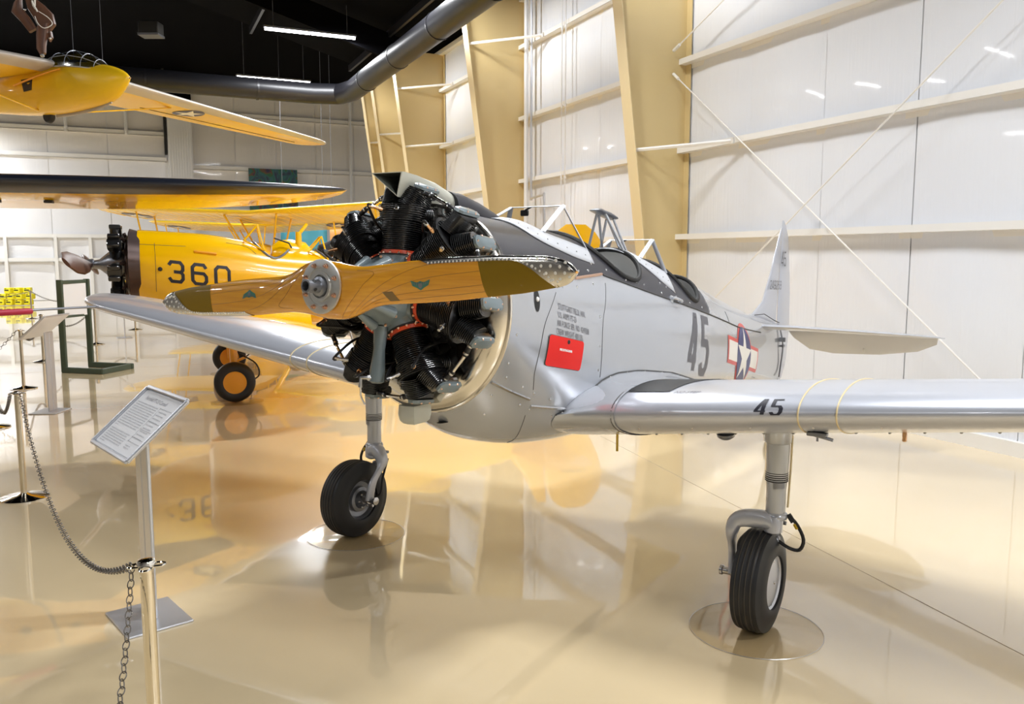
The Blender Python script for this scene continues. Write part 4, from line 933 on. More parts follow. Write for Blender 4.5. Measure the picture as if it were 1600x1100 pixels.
# ---------------------------------------------------------------- propeller
TT = [(.0, .138), (.07, .130), (.15, .118), (.235, .112), (.385, .125), (.484, .137), (.70, .150), (.97, .160), (1.215, .157), (1.28, .146), (1.31, .135), (1.328, .122), (1.338, .110), (1.345, .100)]
BB = [(.0, -.138), (.07, -.138), (.116, -.136), (.18, -.112), (.258, -.078), (.338, -.060), (.555, -.046), (.75, -.03), (.913, -.010), (1.095, .010), (1.245, .036), (1.30, .052), (1.325, .068), (1.338, .083), (1.345, .096)]
def lerp_t(tab, r):
    for (a, b_), (c, d) in zip(tab, tab[1:]):
        if r <= c: return b_+(d-b_)*(r-a)/(c-a)
    return tab[-1][1]
def sm_t(tab, r):
    return sum(lerp_t(tab, max(0, min(tab[-1][0], r+d)))*w for d, w in ((-.03, .25), (0, .5), (.03, .25))) if .08 < r < 1.2 else lerp_t(tab, r)
KB, ZB = .035, 1.990
def blade_pt(sg, r, a, e=0):     # a in [0,2pi): 0 top edge, pi/2 front, pi bottom, 3pi/2 back
    vt, vb = sm_t(TT, r), sm_t(BB, r); c = (vt+vb)/2; h = (vt-vb)/2+e*.8
    f = max(0, min(1, (r-.10)/.45)); f = f*f*(3-2*f); thick = .062*(1-f)+.020*f - .010*max(0, (r-.6)/.8)
    tw = (1-f)*.9 + .35*f           # twist: front of the leading edge leans forward
    shear = tw*h*.55*f + .0
    ca, sa = math.cos(a), math.sin(a); n = .75 if f < .5 else 1.0
    v = c+h*math.copysign(abs(ca)**.9, ca); dep = -(thick+e)*math.copysign(abs(sa)**n, sa) - shear*ca*(1.2-.7*f)
    kk = KB+dep; return P(kk+.115*0, sg*r, ZB+sg*v) if sg > 0 else P(kk, -r, ZB-v)
pbm = B(); rs = [0, .02, .05, .08, .11, .14, .17, .2, .24, .28, .33, .38, .45, .52, .6, .7, .8, .9, 1.0, 1.1, 1.18, 1.24, 1.28, 1.305, 1.32, 1.33, 1.338, 1.343, 1.345]
for sg in (1, -1): loft(pbm, [[blade_pt(sg, r, 2*PI*j/40) for j in range(40)] for r in rs], cap0=False)
prop = obj('propeller', pbm, M['wood'], plane, ang=50)
def front_a(frac): return math.acos(max(-1, min(1, 1-2*frac)))    # fraction from top edge (0) to bottom (1) on the front face
for sg in (1, -1):
    # olive painted tip
    bm = B(); grid(bm, 0, 1, 0, 1, 20, 14, lambda u, v: blade_pt(sg, .88+.04*v*1+u*(1.30-.88-.04*v), front_a(.04+v*.95)*1.0, .0012)); T(obj('painted_tip', bm, M['olive'], prop), 'olive painted blade tip')
    # metal leading edge: strip along the top edge widening over the tip
    def bdry(r): return .13 if r < 1.05 else .13+.87*max(0, min(1, (r-1.05)/.21))**1.6
    bm = B()
    grid(bm, .56, 1.3449, 0, 1, 60, 16, lambda r, v: blade_pt(sg, r, -1.1+(front_a(bdry(r) if r > .62 else .13*max(.05, (r-.56)/.06))+.8*max(0, min(1, (r-1.24)/.03))+1.1)*v, .004))
    tipm = T(obj('metal_tipping', bm, M['bare'], prop, ang=60), 'riveted metal leading edge')
    bm = B(); 
    for i in range(34):
        r = .62+i*.0195
        if r < 1.28: p = blade_pt(sg, r, front_a(bdry(r)*.78), .003); dome(bm, p, (1, 0, .0), .0055, .002)
    random.seed(3)
    for i in range(5):
        for j in range(5):
            r = 1.13+i*.042+.02*(j % 2); fr = .10+j*.2
            if fr < bdry(r)*.9 and r < 1.325: p = blade_pt(sg, r, front_a(fr), .003); dome(bm, p, (1, 0, 0), .0078, .002)
    T(obj('rivets', bm, M['inswhite'], tipm), kind='stuff')
    # lamination lines
    bm = B()
    for ln in ([(.10, .98), (.17, .75), (.26, .45), (.32, .25), (.30, .14), (.22, .10)], [(.14, .98), (.24, .80), (.36, .50), (.52, .22), (.66, .10)], [(.18, .98), (.3, .78), (.45, .55), (.62, .43), (.8, .38), (.93, .36)], [(.22, .96), (.4, .78), (.6, .70), (.93, .66)], [(.3, .92), (.6, .86), (.93, .84)]):
        pts = arc([Vector((a, b_, 0)) for a, b_ in ln], 30); tube(bm, [blade_pt(sg, p.x, front_a(p.y), .0002) for p in pts], .0007, 4)
    obj('lamination_line', bm, M['wood_dk'], prop)
    # small winged decal and dark plate
    bm = B(); r0, f0 = .575, .56
    def fd(u, v, e=.0016): return blade_pt(sg, r0+u, front_a(f0-v/.2*1.0), e)
    wing_o = [(-.055, .018), (-.02, .010), (.0, .014), (.02, .010), (.055, .018), (.045, -.002), (.02, -.012), (0, -.024), (-.02, -.012), (-.045, -.002)]
    fan(bm, wing_o, (0, 0), fd, 3); d_ = obj('maker_decal', bm, mat('decal_teal', (.05, .22, .17), .3), prop)
    bm = B(); fan(bm, circ((0, -.003), .011, 16), (0, -.003), lambda u, v: fd(u, v, .003), 2)
    for k in range(-4, 5):
        if k: grid(bm, k*.010-.002, k*.010+.002, -.004+abs(k)*.0018, .011, 1, 1, lambda u, v: fd(u, v, .003))
    obj('decal_mark', bm, M['gunmetal'], d_)
bm = B(); grid(bm, 0, 1, 0, 1, 6, 3, lambda u, v: blade_pt(1, .36+.055*u+.03*v, front_a(.66+.24*v), .002)); obj('data_plate', bm, mat('plate_brown', (.20, .12, .03), .4), prop)
hub_n = Vector((1, 0, .06)).normalized(); hc = P(-.028, .008, 2.008)
bm = B(); lathe(bm, [(0, .128), (.010, .128), (.012, .122), (.012, .088), (.006, .085), (.006, .072), (.016, .068), (.016, .055), (.004, .05)], hc, hub_n, 64); hb = obj('hub_flange', bm, mat('hub_plate_metal', (.62, .62, .60), .34, .75), prop)
uu = Vector((0, 1, 0)); vv = hub_n.cross(uu)
for i in range(8):
    a = 2*PI*(i+.5)/8; p = hc+(uu*math.cos(a)+vv*math.sin(a))*.103+hub_n*.012
    bm = B(); lathe(bm, [(0, .013), (.003, .013), (.003, .010), (.012, .010), (.012, .005), (.020, .005)], p, hub_n, 6); obj('hub_bolt', bm, M['copper'], prop, smooth=False)
bm = B(); lathe(bm, [(.0, .048), (.022, .046), (.026, .034), (.028, .031), (.08, .030), (.10, .031), (.101, .023), (.05, .022), (.05, .004)], hc, hub_n, 36); obj('shaft_nut', bm, M['gunmetal'], prop)
bm = B()
for a in (-.5, .9, 2.4, 3.9):
    d = (uu*math.cos(a)+vv*math.sin(a)); q = hc+hub_n*.065+d*.0325; dome(bm, q, d, .010, .0015)
obj('nut_hole', bm, M['blackm'], prop)
# ---------------------------------------------------------------- generic aircraft builder pieces (k aft from the nose, y, z)
def gfus(ST2, name, m, parent, seg=48, dk=.12, skip=None, mi=0):
    ks = []; k = ST2[0][0]
    while k < ST2[-1][0]: ks.append(k); k += dk
    ks.append(ST2[-1][0]); bm = B(); R2 = [[P(k, y, z) for y, z in ring_of(k, ST2, seg)] for k in ks]
    sk = (lambda i, j: skip((R2[i][j]+R2[i+1][(j+1) % seg])/2)) if skip else None
    loft(bm, R2, 0, skip=sk); return obj(name, bm, m, parent, ang=60)
def gwing(parent, name, m, y0, y1, kle, zle, ch, th, inc, dih, sweep=0, taper=.1, tip=.8, sides=(1, -1), boots=None, mids=None):
    out = []
    def pt(y, s):
        a = abs(y); c = ch-taper*(a-y0); c2 = c
        if a > y1-tip: q = (a-(y1-tip))/tip; c2 = c*math.sqrt(max(1-q*q, 0))+.002
        kl = kle+sweep*a+(c-c2)*.45; x, h = foil_pt(s, c2, th); return P(kl+x*math.cos(inc)+h*math.sin(inc), y, zle+dih*a+h*math.cos(inc)-x*math.sin(inc))
    ys = [y0+(y1-tip-y0)*i/8 for i in range(9)]+[y1-tip+tip*v for v in (.25, .45, .62, .76, .87, .94, .98, .9999)]
    for sg in sides:
        bm = B(); loft(bm, [[pt(sg*y, -1+2*i/40) for i in range(40)] for y in ys], (mids if mids else 0)); out.append(obj(name, bm, m, parent, ang=60))
    return out, pt
def disc_wheel(parent, c, r, w, tm, hm, sg=1):
    bm = B(); pr = [(-w*.35, r*.50), (-w*.5, r*.62), (-w*.5, r*.82), (-w*.36, r*.95), (-w*.15, r), (w*.15, r), (w*.36, r*.95), (w*.5, r*.82), (w*.5, r*.62), (w*.35, r*.5)]
    lathe(bm, pr, c, (0, 1, 0), 48); ty = obj('tyre', bm, tm, parent, ang=60)
    for s in (1, -1):
        bm = B(); lathe(bm, [(w*.34, r*.56), (w*.46, r*.56), (w*.44, r*.50), (w*.50, r*.3), (w*.52, .002)], c, (0, s, 0), 36, capa=False); obj('hub_cap', bm, hm, parent)
def simple_radial(parent, K, Z, R_, slope=0, n=7):
    bm = B(); lathe(bm, [(-.36, .04), (-.35, .06), (-.25, .08), (-.12, .19), (.1, .22), (.2, .18)], P(K, 0, Z), (-1, 0, 0), 24); e = obj('engine_crankcase', bm, M['gunmetal'], parent)
    for i in range(n):
        th = math.radians(90-i*360/n); d = Vector((0, math.cos(th), math.sin(th))); tg = Vector((0, -math.sin(th), math.cos(th))); c = P(K, 0, Z); ex = Vector((-1, 0, 0))
        bm = B(); pr = []; q = .22
        while q < R_*.72: pr += [(q, .070), (q+.006, .086), (q+.012, .070)]; q += .016
        lathe(bm, pr, c, d, 20)
        fins(bm, c, d, tg, ex, R_*.72, R_*.9, .018, lambda q: (.11, .10, Vector()), .85)
        for s in (1, -1): box(bm, c+d*R_*.95+tg*s*.085, (.17, .07, .07), Matrix((ex, tg, d)).transposed(), bev=.012)
        obj('cylinder', bm, M['black'], e)
        bm = B(); tube(bm, arc([c+d*.2+ex*.1+tg*.05, c+d*R_*.5+ex*.17+tg*.12, c+d*R_*.8+tg*.13+ex*.1], 8), .028, 8); obj('intake_pipe', bm, M['brownr'], e)
    return e
# ---------------------------------------------------------------- yellow trainer 360
ph = math.radians(20); A2 = Vector((math.cos(ph), math.sin(ph), 0))
y360 = empty('yellow_trainer', (-6.55, 13.0, 0), math.atan2(-A2.y, -A2.x), 'yellow open-cockpit trainer with black radial engine and number 360', 'aircraft')
F2 = [(.70, 2.56, 2.0, 1.40, .50, 2, 2), (1.1, 2.54, 1.93, 1.22, .51, 2.1, 2.2), (1.7, 2.50, 1.85, 1.10, .50, 2.2, 2.4), (2.2, 2.42, 1.80, 1.05, .48, 2.2, 2.5), (2.8, 2.30, 1.72, 1.02, .46, 2.2, 2.5), (3.6, 2.22, 1.66, 1.0, .43, 2.2, 2.4),
      (4.4, 2.12, 1.6, 1.0, .38, 2.1, 2.2), (5.6, 1.90, 1.45, .98, .27, 2, 2), (6.8, 1.68, 1.3, .95, .16, 2, 2), (7.6, 1.54, 1.2, .93, .06, 2, 2)]
def zt2(k, y): zt, zm, zb, w, nu, nl = sec(k, F2); return zm+(zt-zm)*(1-min(abs(y)/w, .999)**nu)**(1/nu)
CK2 = [(2.72, .30, .37), (3.75, .32, .33)]
fu = gfus(F2, 'fuselage', M['yellow'], y360, 64, .05, skip=lambda p: p.z > 1.75 and any(((-p.x-c)/a)**2+(p.y/b_)**2 < 1 for c, a, b_ in CK2))
for c, a, b_ in CK2:
    pts = [(c+a*math.cos(2*PI*i/40), b_*math.sin(2*PI*i/40)) for i in range(40)]
    bm = B(); tube(bm, [P(k, y, zt2(k, y)+.01) for k, y in pts], .02, 6, closed=True); obj('cockpit_rim', bm, M['gunmetal'], y360)
    bm = B(); loft(bm, [[P(k, y*1.0, zt2(k, y)) for k, y in pts], [P(k, y*.98, 1.3) for k, y in pts]], cap0=False); obj('cockpit_liner', bm, M['yellow'], y360)
def s2(k, z, e=.004): 
    y = sy(k, z, F2); return P(k, y+e, z)
for ch, x0 in (('3', 0), ('6', .34), ('0', .68)):
    bm = B(); glyph(bm, ch, x0, 0, .25, .35, .050, lambda u, v: s2(1.12+u, 1.745+v-.12*u, .003), sub=.05); obj('number_360', bm, M['inkb'], fu)
bm = B(); tube(bm, [s2(1.52+.01*i, 2.225-.0013*i, .01) for i in range(34)], .022, 6); obj('exhaust_slot', bm, M['orange'], fu)
bm = B(); dome(bm, s2(1.02, 1.95, .0), (0, 1, .1), .035, .02); obj('filler_cap', bm, M['blackm'], fu)
bm = B()
for ln in ([(.95, 2.35), (.96, 2.0), (.95, 1.6)], [(.72, 2.33), (1.4, 2.30)], [(2.0, 2.36), (2.3, 2.3), (2.45, 2.18)]): tube(bm, [s2(p.x, p.y, .002) for p in arc([Vector((a, b_, 0)) for a, b_ in ln], 16)], .003, 4)
obj('panel_seams', bm, M['seam'], fu)
bm = B(); lathe(bm, [(-.02, .50), (-.02, .53), (.14, .575), (.15, .56), (.0, .50)], P(.72, 0, 2.0), (1, 0, 0), 48, capa=False, capb=False); obj('cowl_ring', bm, M['brownr'], y360)
bm = B(); tube(bm, [P(.56, .42*math.cos(a), 2.0+.42*math.sin(a)) for a in [2*PI*i/40 for i in range(40)]], .045, 10, closed=True); obj('exhaust_collector', bm, M['brownr'], y360)
bm = B(); lathe(bm, [(0, .5), (.01, .3), (.02, .01)], P(.70, 0, 1.99), (1, 0, 0), 40, capa=False); obj('firewall', bm, M['blackm'], y360)
simple_radial(y360, .38, 2.02, .61)
bm = B(); lathe(bm, [(-.12, .03), (-.10, .07), (.02, .08), (.04, .05)], P(.02, 0, 2.03), (-1, 0, 0), 20); ph_ = obj('propeller_hub', bm, M['gunmetal'], y360)
for sg, nm in ((1, 1), (-1, 0)):
    bm = B(); rings = []
    for r, h, t in ((.08, .05, .05), (.25, .09, .06), (.45, .16, .06), (.8, .20, .06), (1.1, .18, .05), (1.28, .08, .03)):
        d = Vector((.12, sg*.97, sg*.02)).normalized(); w_ = Vector((.55, -sg*.0, .85)); rings.append([P(0, 0, 2.03)+d*r+w_*h*math.cos(a)+Vector((1, 0, 0))*t*math.sin(a) for a in [2*PI*i/12 for i in range(12)]])
    loft(bm, rings); T(obj('propeller_blade', bm, M['brown'], ph_), 'brown leather covered propeller blade')
w2, wp2 = gwing(y360, 'wing', M['yellow'], .35, 4.2, 1.62, .98, 2.1, .14, math.radians(5), .09, taper=.1, tip=.9)
# curved wing root fairing
for sg in (1, -1):
    bm = B(); rr2 = []
    for i in range(17):
        s = .05+.85*i/16; pw = wp2(sg*.8, s)+Vector((0, 0, .004)); k = -pw.x; z1 = 1.34-.25*max(0, (k-2.6)/1.2); pf = P(k, sg*(sy(k, z1, F2)+.005), z1); mid = Vector((k*-1, pf.y*.8+pw.y*.2, pw.z*.85+pf.z*.15)); rr2.append([pw*(1-t)**2+mid*2*t*(1-t)+pf*t*t for t in [j/6 for j in range(7)]])
    loft(bm, rr2, closed=False, cap0=False, cap1=False); obj('wing_fairing', bm, M['yellow'], y360)
for sg in (1, -1):
    c = P(2.02, sg*1.62, .30); t_ = obj('gear_leg', (lambda bm: (tube(bm, [P(2.02, sg*1.46, 1.15), P(2.02, sg*1.46, .62), P(2.02, sg*1.47, .3)], [.06, .055, .04], 12), tube(bm, [P(2.02, sg*1.46, .3), c], .03, 8), bm)[-1])(B()), M['orange'], y360)
    disc_wheel(t_, c, .295, .19, M['rubber'], M['orange'])
    bm = B(); box(bm, P(2.13, sg*1.46, .62), (.16, .03, .035), Euler((0, .4, 0)).to_matrix()); box(bm, P(2.13, sg*1.46, .54), (.16, .03, .035), Euler((0, -.4, 0)).to_matrix()); obj('torque_link', bm, M['orange'], t_)
    bm = B(); tube(bm, arc([P(2.1, sg*1.48, .7), P(2.33, sg*1.50, .55), P(2.36, sg*1.50, .35), P(2.1, sg*1.52, .25)], 16), .012, 6); obj('brake_hose', bm, M['tube'], t_)
# rudder, fin, tailplane
surf_loft([(P(6.9, 0, 1.6), P(7.6, 0, 1.55), .07, (0, 1, 0)), (P(7.2, 0, 2.0), P(7.62, 0, 2.0), .06, (0, 1, 0)), (P(7.4, 0, 2.4), P(7.66, 0, 2.4), .05, (0, 1, 0)), (P(7.5, 0, 2.56), P(7.68, 0, 2.56), .04, (0, 1, 0))], M['yellow'], 'fin', y360)
rd2 = surf_loft([(P(7.64, 0, 0.98), P(8.2, 0, 0.98), 0.04, (0, 1, 0)), (P(7.64, 0, 1.2), P(8.5, 0, 1.2), 0.05, (0, 1, 0)), (P(7.64, 0, 1.7), P(8.75, 0, 1.7), 0.05, (0, 1, 0)), (P(7.64, 0, 2.1), P(8.85, 0, 2.1), 0.05, (0, 1, 0)), (P(7.7, 0, 2.4), P(8.8, 0, 2.4), 0.045, (0, 1, 0)), (P(7.85, 0, 2.6), P(8.65, 0, 2.6), 0.035, (0, 1, 0)), (P(8.05, 0, 2.74), P(8.45, 0, 2.74), 0.02, (0, 1, 0))], M['yellow'], 'rudder', y360)
for i, ch in enumerate('40684'):
    bm = B(); glyph(bm, ch, i*.11, 0, .085, .15, .02, lambda u, v: P(7.95+u, .056, 1.85+v), sub=.05); obj('rudder_digit', bm, M['inkb'], rd2)
for sg in (1, -1): surf_loft([(P(6.9, sg*.05, 1.5), P(8.0, sg*.05, 1.45), .05, (0, 0, 1)), (P(7.0, sg*.9, 1.5), P(8.0, sg*.9, 1.45), .04, (0, 0, 1)), (P(7.2, sg*1.6, 1.5), P(7.9, sg*1.6, 1.45), .025, (0, 0, 1)), (P(7.5, sg*1.75, 1.48), P(7.7, sg*1.75, 1.47), .01, (0, 0, 1))], M['yellow'], 'tailplane', y360)
bm = B(); tube(bm, [P(7.2, 0, .95), P(7.5, 0, .3)], .03, 8); lathe(bm, [(-.05, .07), (-.04, .12), (0, .14), (.04, .12), (.05, .07)], P(7.5, 0, .14), (0, 1, 0), 20); obj('tail_wheel', bm, M['rubber'], y360)
# windshields, headrest hump, cabane-like posts
for k0, z0 in ((2.28, 2.40), (3.30, 2.22)):
    A_, B1 = P(k0, .22, z0), P(k0, -.22, z0); U1, U2 = P(k0+.22, .16, z0+.25), P(k0+.22, -.16, z0+.25); E1, E2 = P(k0+.30, .33, z0-.16), P(k0+.30, -.33, z0-.16)
    bm = B()
    for a, b_ in ((A_, U1), (B1, U2), (U1, U2), (U1, E1), (U2, E2), (A_, E1), (B1, E2), (A_, B1)): tube(bm, [a, b_], .014, 6)
    wf = obj('windshield_frame', bm, M['yellow'], y360); bm = B()
    for q in ((A_, U1, U2, B1), (A_, U1, E1), (B1, U2, E2)): bm.faces.new([bm.verts.new(p) for p in q])
    obj('windshield_glass', bm, M['glass'], wf, smooth=False)
bm = B(); lathe(bm, [(-.22, .02), (-.20, .16), (-.08, .25), (.12, .27), (.35, .22), (.5, .05)], P(2.92, -.05, 2.16), (-1, 0, 0), 32); hr = obj('headrest_hump', bm, M['yellow'], y360)
bm = B(); tube(bm, [P(2.75, .20, 2.44), P(2.98, .24, 2.36), P(3.02, .26, 2.28)], .014, 6); obj('dark_lever', bm, M['blackm'], hr)
bm = B(); tube(bm, [P(3.15, .1, 2.2), P(3.15, .1, 2.55)], [.055, .05], 12); tube(bm, [P(3.15, .1, 2.5), P(3.3, .0, 2.68)], .03, 8); lathe(bm, [(0, .08), (.04, .06)], P(3.15, .1, 2.2), (0, 0, 1), 12); obj('mast_post', bm, M['yellow'], y360)
bm = B(); lathe(bm, [(-.18, .02), (-.12, .12), (.1, .14), (.16, .02)], P(3.62, .05, 2.25), (-1, 0, .3), 16); obj('seat_cover', bm, M['blackm'], y360)
w_ = y360.location + A2*2.02
for i, y in enumerate((1.6, -1.6)):
    q = Vector((-6.55, 13, 0))+A2*2.05+Vector((A2.y, -A2.x, 0))*y
    bm = B(); lathe(bm, [(0, .375), (.003, .378), (.005, .372)], q+Vector((0, 0, .0015)), (0, 0, 1), 48); T(obj('floor_mat', bm, M['matg']), ['clear round mat under the near wheel of the yellow trainer 360', 'clear round mat under the far wheel of the yellow trainer 360'][i], 'floor mat', 'clear mats under aircraft wheels')
# ---------------------------------------------------------------- two yellow biplanes behind
def biplane(loc, ang, label, sp=5.0):
    a_ = Vector((math.cos(ang), math.sin(ang), 0)); t = empty('biplane', loc, math.atan2(-a_.y, -a_.x), label, 'aircraft', 'yellow biplanes behind the trainer')
    F = [(.5, 2.5, 2.0, 1.45, .48, 2, 2), (1.2, 2.45, 1.9, 1.25, .46, 2.2, 2.4), (2.5, 2.2, 1.75, 1.15, .42, 2.2, 2.4), (4.5, 1.85, 1.5, 1.1, .3, 2.1, 2.2), (7.2, 1.5, 1.25, 1.0, .06, 2, 2)]
    gfus(F, 'fuselage', M['yellow'], t, 32, .2); simple_radial(t, .35, 1.98, .5, n=7)
    up, pu = gwing(t, 'upper_wing', M['yellow2'], 0, sp, .45, 3.22, 1.5, .11, math.radians(10), .045, taper=0, tip=1.0)
    lw_, pl_ = gwing(t, 'lower_wing', M['yellow2'], .35, sp-.2, .9, 1.25, 1.4, .11, math.radians(8), .05, taper=0, tip=.9)
    for sg in (1, -1):
        for y in (3.4,):
            for s in (.35, .75): bm = B(); tube(bm, [pu(sg*y, -s), pl_(sg*y, s)], .028, 8, flat=.5); obj('interplane_strut', bm, M['yellow'], t)
        for s, kk in ((.35, 1.0), (.75, 1.5)): bm = B(); tube(bm, [pu(sg*.75, -s), P(kk, sg*.38, 2.25)], .026, 8); obj('cabane_strut', bm, M['yellow'], t)
        bm = B(); tube(bm, [P(1.0, sg*.3, 1.3), P(.95, sg*.95, .35)], .07, 10); gl = obj('gear_leg', bm, M['yellow'], t); disc_wheel(gl, P(.95, sg*1.0, .36), .36, .2, M['rubber'], M['orange'])
        bm = B(); c = (3.95, .0)
        def uf(u, v, e, sg=sg):
            y = sg*(sp-1.15+u); s = math.sqrt(max(.001, .5+v/1.5)); p = pu(y, -s); return p-Vector((0, 0, e))
        fan(bm, circ((0, 0), .40, 28), (0, 0), lambda u, v: uf(u, v, .008), 4, 0); fan(bm, star_rim((0, 0), .40), (0, 0), lambda u, v: uf(u, v, .014), 4, 1)
        obj('wing_star', bm, [M['navy'], M['inswhite']], up[0 if sg > 0 else 1], recalc=False)
        bm = B()
        for q in range(16): tube(bm, [pu(sg*(.3+q*(sp-.65)/15), -s)-Vector((0, 0, .002)) for s in (.2, .4, .6, .8, .95)], .007, 4)
        obj('rib_tape', bm, M['yellow2'], up[0 if sg > 0 else 1])
    surf_loft([(P(6.4, 0, 1.5), P(7.2, 0, 1.3), .06, (0, 1, 0)), (P(6.8, 0, 2.1), P(7.7, 0, 2.1), .05, (0, 1, 0)), (P(7.1, 0, 2.6), P(7.5, 0, 2.6), .03, (0, 1, 0))], M['yellow'], 'fin', t)
    for sg in (1, -1): surf_loft([(P(6.2, sg*.05, 1.5), P(7.3, sg*.05, 1.4), .05, (0, 0, 1)), (P(6.5, sg*1.7, 1.5), P(7.2, sg*1.7, 1.4), .03, (0, 0, 1))], M['yellow'], 'tailplane', t)
    bm = B(); tube(bm, [P(6.9, 0, 1.05), P(7.1, 0, .3)], .03, 8); lathe(bm, [(-.04, .08), (0, .14), (.04, .08)], P(7.1, 0, .14), (0, 1, 0), 16); obj('tail_wheel', bm, M['rubber'], t)
    return t
biplane((-6.63, 20.1, 0), math.radians(72.5), 'yellow biplane with ribbed upper wing directly behind the trainer 360')
biplane((-9.4, 28.6, 0), math.radians(72.5), 'farthest yellow biplane, star showing under its wing, mostly hidden', 4.4)
bm = B()
for i in range(10): grid(bm, -.9+.0, .9, -.0, .0001+.0, 1, 1, lambda u, v: Vector((0, 0, 0))) if False else None
bm.free()
for_wires = ['leftmost', 'second', 'third', 'rightmost']
bm = B(); grid(bm, 0, 1.6, 0, 1.1, 8, 4, lambda u, v: Vector((-8.4+u, 30.5+.25*u+.05*math.sin(6*u), 2.2+v))); o = T(obj('hanging_banner', bm, M['banner']), 'blue cloth banner hanging behind the yellow biplane cockpit', 'banner', 'hanging cloth banners'); o.modifiers.new('s', 'SOLIDIFY').thickness = .02
bm = B(); grid(bm, 0, 2.2, 0, 1.0, 8, 4, lambda u, v: Vector((-6.7+u, 30.9+.25*u+.05*math.sin(5*u), 2.2+v))); o = T(obj('hanging_banner', bm, M['banner2']), 'orange cloth banner hanging right of the blue one', 'banner', 'hanging cloth banners'); o.modifiers.new('s', 'SOLIDIFY').thickness = .02
for x, y in ((-8.3, 30.55), (-6.9, 30.85), (-6.6, 30.95), (-4.6, 31.4)):
    bm = B(); cyl(bm, (x, y, 3.2), (x, y, 11.5), .006, 4); T(obj('hanging_wire', bm, M['gunmetal']), '%s of four thin wires holding up the cloth banners' % for_wires.pop(0), 'wire', 'banner wires')
# ---------------------------------------------------------------- high wing with black leading edge, upper left
a3 = Vector((-.24, .97, 0)).normalized()
hw = empty('high_wing_aircraft', (-9.6, 9.0, 0), math.atan2(-a3.y, -a3.x), 'high-wing aircraft showing only its wing: black leading edge, yellow underside', 'aircraft')
def hwm(i, j):
    s = -1+2*j/40
    return 1 if -.46 < s < .40 else (0 if s < 0 and i < 5 else (2 if s < 0 else 0))  # taupe on top and inner underside, yellow on the outer underside
hwl, hpt = gwing(hw, 'wing', [M['beige'], M['blackm'], M['yellow']], 0, 7.75, .0, 3.06, 1.66, .15, math.radians(10), .0, sweep=.03, taper=.03, tip=3.3, sides=(1, -1), mids=hwm)
M_blk = mat('black_glossy_boot', (.010, .012, .020), .30, 0, .25)
for o in hwl: o.data.materials[1] = M_blk
gfus([(-1.6, 2.2, 2.0, 1.8, .15, 2, 2), (-.9, 2.6, 2.0, 1.3, .5, 2.2, 2.4), (.3, 3.05, 2.1, 1.2, .55, 2.3, 2.6), (1.6, 3.0, 2.0, 1.2, .5, 2.3, 2.4), (5.6, 2.0, 1.7, 1.4, .08, 2, 2)], 'fuselage', M['yellow'], hw, 32, .2)
for sg in (1, -1):
    bm = B(); tube(bm, [P(.1, sg*.5, 1.3), P(.1, sg*1.1, .4)], .05, 8); tube(bm, [P(.3, sg*.5, 1.3), P(.4, sg*3.2, 2.98)], .03, 8); gl = obj('gear_leg', bm, M['yellow'], hw); disc_wheel(gl, P(.1, sg*1.15, .38), .38, .22, M['rubber'], M['orange'])
bm = B(); tube(bm, [P(5.2, 0, 1.5), P(5.4, 0, .3)], .03, 8); lathe(bm, [(-.04, .08), (0, .14), (.04, .08)], P(5.4, 0, .14), (0, 1, 0), 16); obj('tail_wheel', bm, M['rubber'], hw)
bm = B()
for y in (3.4, 4.0): box(bm, hpt(y, -.7)-Vector((0, 0, .02)), (.08, .10, .03))
obj('wing_fitting', bm, M['dark'], hw)
# ---------------------------------------------------------------- glider overhead
fw_ = Vector((.93, -.37, 0)).normalized()
gl = empty('hanging_glider', (-6.73, 15.1, 5.26), math.atan2(fw_.y, fw_.x), 'yellow sailplane hanging from the ceiling, nose pointing right', 'glider')
GF = [(.0, .03, .0, -.03, .02, 2, 2), (.12, .13, .0, -.16, .10, 2, 2), (.4, .24, -.04, -.36, .20, 2, 2), (.9, .34, -.08, -.46, .29, 2.1, 2.1), (1.6, .40, -.08, -.52, .33, 2.2, 2.2), (2.4, .40, -.08, -.50, .32, 2.2, 2.1), (3.6, .3, -.05, -.38, .22, 2, 2), (6.8, .15, .02, -.12, .05, 2, 2)]
gfus(GF, 'fuselage', M['gyellow'], gl, 40, .08)
bm = B(); rings = []
for k, h, w in ((.50, .0, .06), (.65, .07, .17), (.9, .15, .23), (1.25, .20, .26), (1.6, .16, .25), (1.9, .08, .18), (2.1, .0, .1)):
    zt, zm, zb, ww, nu, nl = sec(k, GF); base = zt-.12; rings.append([P(k, w*math.cos(a), base+(h+.12)*math.sin(a)) for a in [PI*i/14 for i in range(15)]])
loft(bm, rings, closed=False); cn = obj('canopy', bm, M['gglass'], gl)
bm = B()
for r in rings[1:-1]: tube(bm, r, .006, 6)
for j in (3, 7, 11): tube(bm, [r[j] for r in rings], .006, 6)
tube(bm, [r[0] for r in rings], .014, 6); tube(bm, [r[-1] for r in rings], .014, 6); obj('canopy_frame', bm, M['alu'], cn)
bm = B(); lathe(bm, [(-.10, .02), (-.08, .14), (.08, .16), (.1, .02)], P(1.2, 0, .3), (0, 0, 1), 12); obj('headrest', bm, M['dark'], gl)
def gmid(i, j):
    s = -1+2*j/40; return 1 if abs(s) < .50 else 0
gw, gp = gwing(gl, 'wing', [M['gyellow'], M['glidgrey']], .28, 8.5, 1.45, .33, 1.75, .13, math.radians(5), -.042, sweep=.0, taper=.12, tip=.8, mids=gmid)
bm = B(); tube(bm, [gp(y, 0) for y in (.3, 2, 4, 6, 7.7, 8.2)], .015, 6); obj('leading_edge', bm, M['white'], gw[1] if False else gw[0])
